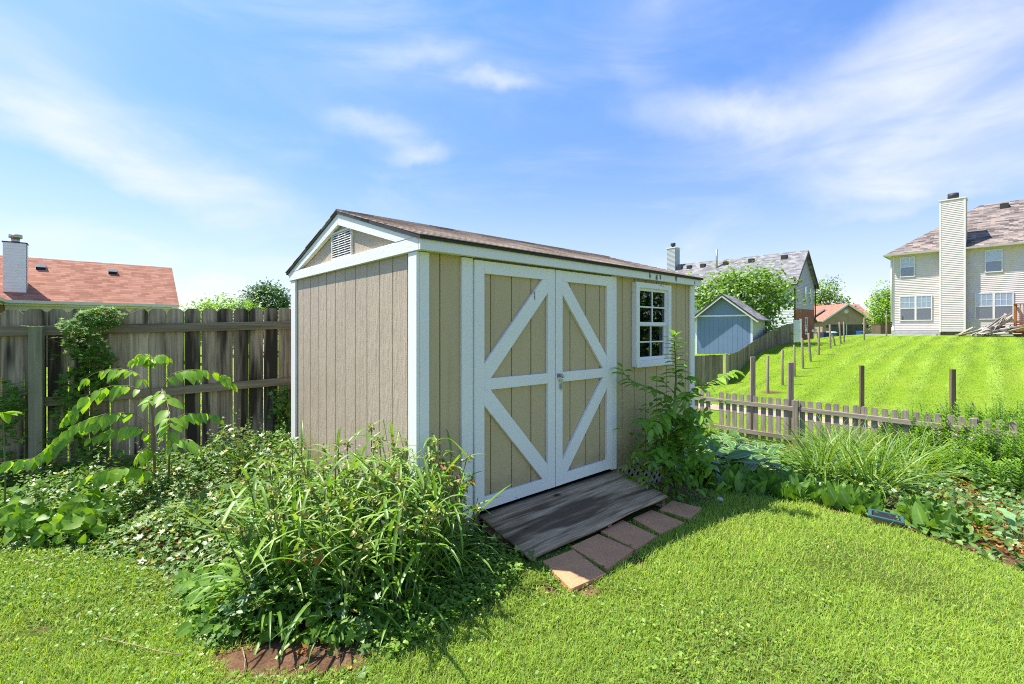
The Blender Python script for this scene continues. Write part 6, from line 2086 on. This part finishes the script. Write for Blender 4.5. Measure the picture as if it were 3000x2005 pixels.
def daylily(pxD, pyD, n, ln, label, group='daylilies in the middle of the bed', w=.022):
    p = gd(pxD, pyD)
    t = empty('daylily_clump', p, 0, label, 'plant', group)
    L = Leaves()
    for i in range(n):
        az = random.uniform(0, 6.28); r = .09 * math.sqrt(random.random())
        ribbon(L, arch((math.cos(az) * r, math.sin(az) * r, 0), az, random.uniform(1.1, 1.55), ln * random.uniform(.6, 1.15), random.uniform(.5, 2.0), 8, random.uniform(-.3, .3)), w * random.uniform(.7, 1.2), min(1, random.random() ** .8), fold=.35)
    L.build('leaves', M['daylily'], t)


for x, y in ((1880, 1128), (1930, 1112), (1950, 1140), (2010, 1135), (1985, 1098), (2060, 1120), (2050, 1085), (2105, 1100), (2000, 1160), (2130, 1075), (1900, 1085), (1960, 1065), (2030, 1060), (1890, 1060), (2090, 1065), (2010, 1105), (1930, 1080), (2150, 1100), (2085, 1140), (1860, 1108)):
    daylily(x, y, 66, .84, 'daylily clump with arching yellow green blades in the middle of the bed')
for x, y in ((1625, 1012), (1600, 1000), (1655, 1025)):
    daylily(x, y, 60, .5, 'bright grassy clump behind the right corner board of the shed', 'grassy clumps behind the shed corner', .013)


def upright(pxD, pyD, stems, hgt, label, flowers=0):
    p = gd(pxD, pyD)
    t = empty('tall_perennial', p, 0, label, 'plant', 'tall leafy perennials along the picket fence')
    mb = MB(); L = Leaves(); Fl = Leaves()
    for i in range(stems):
        a = random.uniform(0, 6.28); r = random.uniform(0, .24); ln = random.uniform(.0, .22)
        b = Vector((math.cos(a) * r, math.sin(a) * r, 0)); hh = hgt * random.uniform(.7, 1.08)
        tip = b + Vector((math.cos(a) * ln, math.sin(a) * ln, hh))
        stalk(mb, b, tip, .005, .002, n=4)
        n = 60
        q = np.linspace(.12, 1, n) + rng.normal(0, .01, n)
        pos = np.array(b)[None] + (np.array(tip) - np.array(b))[None] * q[:, None]
        az = np.arange(n) * 2.4
        d = np.stack((np.cos(az), np.sin(az), .45 + .5 * q), 1)
        sz = (.125 * (1 - .55 * q)) * rng.uniform(.8, 1.2, n)
        L.add(LANCE[0], LANCE[1], pos, frames(d), sz, np.clip(.15 + .7 * q + rng.normal(0, .15, n), 0, 1), LANCE[2])
        if i < flowers:
            Fl = Leaves(); m = 9; d = dirs(m, .2, .5)
            Fl.add(SMALL[0], SMALL[1], np.array(tip) + d * .01, frames(d), rng.uniform(.025, .045, m), rng.uniform(0, 1, m), SMALL[2])
            Fl.build('flower', M['petal'], t)
    mb.build('stem', M['stem'], t); L.build('leaves', M['upright'], t)


for i, (x, y, k) in enumerate(((2030, 1040, .72), (2068, 1062, .8), (2110, 1040, .78), (2145, 1072, .82), (2190, 1055, .85), (2225, 1085, .8), (2262, 1060, .85), (2300, 1095, .86), (2330, 1068, .9), (2346, 1110, .85),
                               (2160, 1030, .75), (2235, 1040, .82), (2290, 1045, .85), (2385, 1085, .9), (2200, 1110, .6), (2120, 1075, .75), (2170, 1085, .75), (2250, 1110, .7), (2285, 1118, .75), (2335, 1130, .8), (2080, 1045, .7), (2205, 1030, .75), (2320, 1035, .85), (2360, 1050, .85), (2260, 1028, .75), (2430, 1085, .9), (2490, 1100, .9), (2560, 1125, .85), (2640, 1150, .9), (2450, 1130, .75), (2150, 1105, .5), (2205, 1128, .48), (2270, 1140, .5), (2325, 1160, .55), (2105, 1092, .55))):
    fl = {1: 3, 4: 3, 14: 4}.get(i, 0)
    upright(x, y, 15, k * random.uniform(.9, 1.22), 'tall leafy perennial with mauve flowers near the picket fence' if fl else 'tall leafy green perennial without flowers crowding the picket fence', fl)

GT = leaf_oval(.42, .1, .35, 5, .55)
GT[0][:, 0] *= 1 + .45 * np.sin(GT[0][:, 1] * 25)
for x, y, n, ln in ((2125, 1128, 34, .15), (2175, 1118, 34, .15), (2318, 1195, 24, .17), (2340, 1262, 24, .17), (2215, 1165, 24, .13), (2150, 1150, 24, .13), (2270, 1125, 26, .14), (2235, 1115, 24, .13), (2440, 1230, 24, .17), (2540, 1290, 22, .17)):
    rosette('poppy_plant', x, y, n, ln, .45, 'glaucous', 'blue green plant with coarse toothed leaves among the rusty growth', 'plant', 'blue green plants at the right end of the bed', tpl=GT, tilt=(.2, 1.1), hstem=.05)
rosette('poppy_plant', 1955, 1148, 8, .18, .45, 'glaucous', 'single blue green toothed plant at the front of the daylilies', 'plant', 'blue green plants at the right end of the bed', tpl=GT, tilt=(.5, 1.2), hstem=.12)


def rust():
    L = Leaves()
    T = leaf_oval(.3, .05, .1, 2)
    for poly, n, hg in (([(2120, 1160), (2180, 1120), (2346, 1120), (2560, 1200), (2640, 1400), (2330, 1305), (2200, 1235)], 11000, .26),
                        ([(1770, 1040), (1820, 1020), (1920, 1040), (1960, 1060), (1900, 1075), (1800, 1060)], 2600, .16)):
        P = [(p.x, p.y) for p in (gd(*q) for q in poly)]
        x, y = scatter(P, n)
        pt = patchy(x, y, 2.2)
        k = pt + rng.normal(0, .5, n) > -.6; x, y, pt = x[k], y[k], pt[k]; m = len(x)
        z = H(x, y) + hg * (.6 + .4 * pt) * rng.uniform(0, 1, m) ** .5
        d = dirs(m, .3, .5)
        rnd = np.clip(rng.normal(.45, .25, m) - .1 * pt, 0, 1)
        L.add(T[0], T[1], np.stack((x, y, z), 1), frames(d, rng.normal(0, 1, (m, 3)) + np.array((0, 0, .8))), rng.uniform(.02, .05, m), rnd, T[2])
    tag(L.build('dried_sedum', M['rust']), 'rusty orange dried ground cover at the right end of the bed', 'ground cover', kind='stuff')


rust()


def bed_weeds():
    L = Leaves(); n = 18000
    x, y = scatter(RIGHT_BED, n)
    k = (np.abs(x) < 1.9 * y) & ~inpoly(x, y, SHED_POLY) & ~(inpoly(x, y, [(p.x, p.y) for p in (gd(*q) for q in ((2120, 1160), (2180, 1120), (2346, 1120), (2560, 1200), (2640, 1400), (2330, 1305), (2200, 1235)))]) & (rng.uniform(0, 1, n) < .6)); x, y = x[k], y[k]; n = len(x)
    ed = edge_dist(x, y, RIGHT_BED)
    hg = (.06 + .26 * _sm(ed / .6)) * np.where(x / y < .63, .3, 1) * (1 + .3 * patchy(x, y, 2))
    z = H(x, y) + .01 + hg * rng.uniform(0, 1, n) ** .6
    d = dirs(n, 0, .4); up = np.array((0, -.2, 1.)) + rng.normal(0, .4, (n, 3))
    b = rng.uniform(0, 1, n) < .5
    pos = np.stack((x, y, z), 1); fr = frames(d, up); sz = rng.uniform(.03, .075, n); rnd = rng.uniform(0, .93, n)
    L.add(SMALL[0], SMALL[1], pos[b], fr[b], sz[b], rnd[b], SMALL[2]); L.add(LOBED3[0], LOBED3[1], pos[~b], fr[~b], sz[~b], rnd[~b], LOBED3[2])
    tag(L.build('bed_weeds', M['vine']), 'low weeds filling the soil of the garden bed on the right', 'weeds', kind='stuff')


bed_weeds()


def planter():
    a = Vector(gd(1992, 1196)); b = Vector(gd(2066, 1212))
    p = (a + b) / 2; d = (b - a); w = d.length; rz = math.atan2(d.y, d.x)
    t = empty('planter_box', Vector((p.x, p.y, p.z + .0)), rz, 'half sunken tan planter box with a teal rim at the lawn edge', 'planter')
    t.rotation_euler = (0, R(3), rz)
    mb = MB(); hw, hd, zt = w / 2, .08, .075
    vs = [(-hw * .9, -hd * .8, -.06), (hw * .9, -hd * .8, -.06), (hw * .9, hd * .8, -.06), (-hw * .9, hd * .8, -.06), (-hw, -hd, zt), (hw, -hd, zt), (hw, hd, zt), (-hw, hd, zt)]
    mb.add(vs, [(3, 2, 1, 0), (0, 1, 5, 4), (1, 2, 6, 5), (2, 3, 7, 6), (3, 0, 4, 7)]); mb.build('planter_body', M['planter'], t, .01)
    r = MB(); e = .012
    r.box(-hw - e, hw + e, -hd - e, -hd + .012, zt - .010, zt + .010); r.box(-hw - e, hw + e, hd - .012, hd + e, zt - .012, zt + .012)
    r.box(-hw - e, -hw + .012, -hd + .013, hd - .013, zt - .011, zt + .011); r.box(hw - .012, hw + e, -hd + .013, hd - .013, zt - .011, zt + .011)
    r.build('rim', M['planter_rim'], t, .004)
    s = MB(); s.box(-hw + .013, hw - .013, -hd + .013, hd - .013, zt - .05, zt - .003); s.build('potting_soil', M['dark'], t)


planter()


def bits():
    p = ground_at(2109, 1470)
    me = bpy.data.meshes.new('white_stone'); bm = bmesh.new(); bmesh.ops.create_icosphere(bm, subdivisions=2, radius=.03)
    for v in bm.verts: v.co += Vector((random.uniform(-.005, .005),) * 3); v.co.z *= .55
    bm.to_mesh(me); bm.free()
    o = link('white_stone', me, M['stone_white']); o.location = p + Vector((0, 0, .02)); tag(o, 'pale stone lying in the shade between the ramp and the bed', 'stone')
    for pts, lab in (([(555, 1500), (562, 1530), (558, 1568)], 'dry stalk lying on the bare soil in the bottom foreground'),
                     ([(235, 1480), (300, 1492), (370, 1512), (420, 1518)], 'long thin dry runner lying across the lawn on the left'),
                     ([(1665, 1115), (1715, 1135), (1722, 1165)], 'thin dry twig at the lawn edge under the hostas'),
                     ([(60, 1300), (110, 1292), (150, 1283)], 'pinkish dry stem along the front of the broad leaves')):
        q = [Vector(gd(*a)) + Vector((0, 0, .03)) for a in pts]
        b = q[0].copy(); mb = MB(); mb.tube([v - b for v in q], .0025, 5); o = mb.build('dry_twig', M['twig']); o.location = b; tag(o, lab, 'twig')
    q = [ground_at(1350 + a * .341, 1350 + b * .341) + Vector((0, 0, .022)) for a, b in ((1560, 650), (1585, 668), (1612, 685))]
    b = q[0].copy(); mb = MB(); mb.tube([v - b for v in q], .003, 5); o = mb.build('dry_twig', M['bark']); o.location = b; tag(o, 'short dark twig on the middle paving slab', 'twig')


bits()
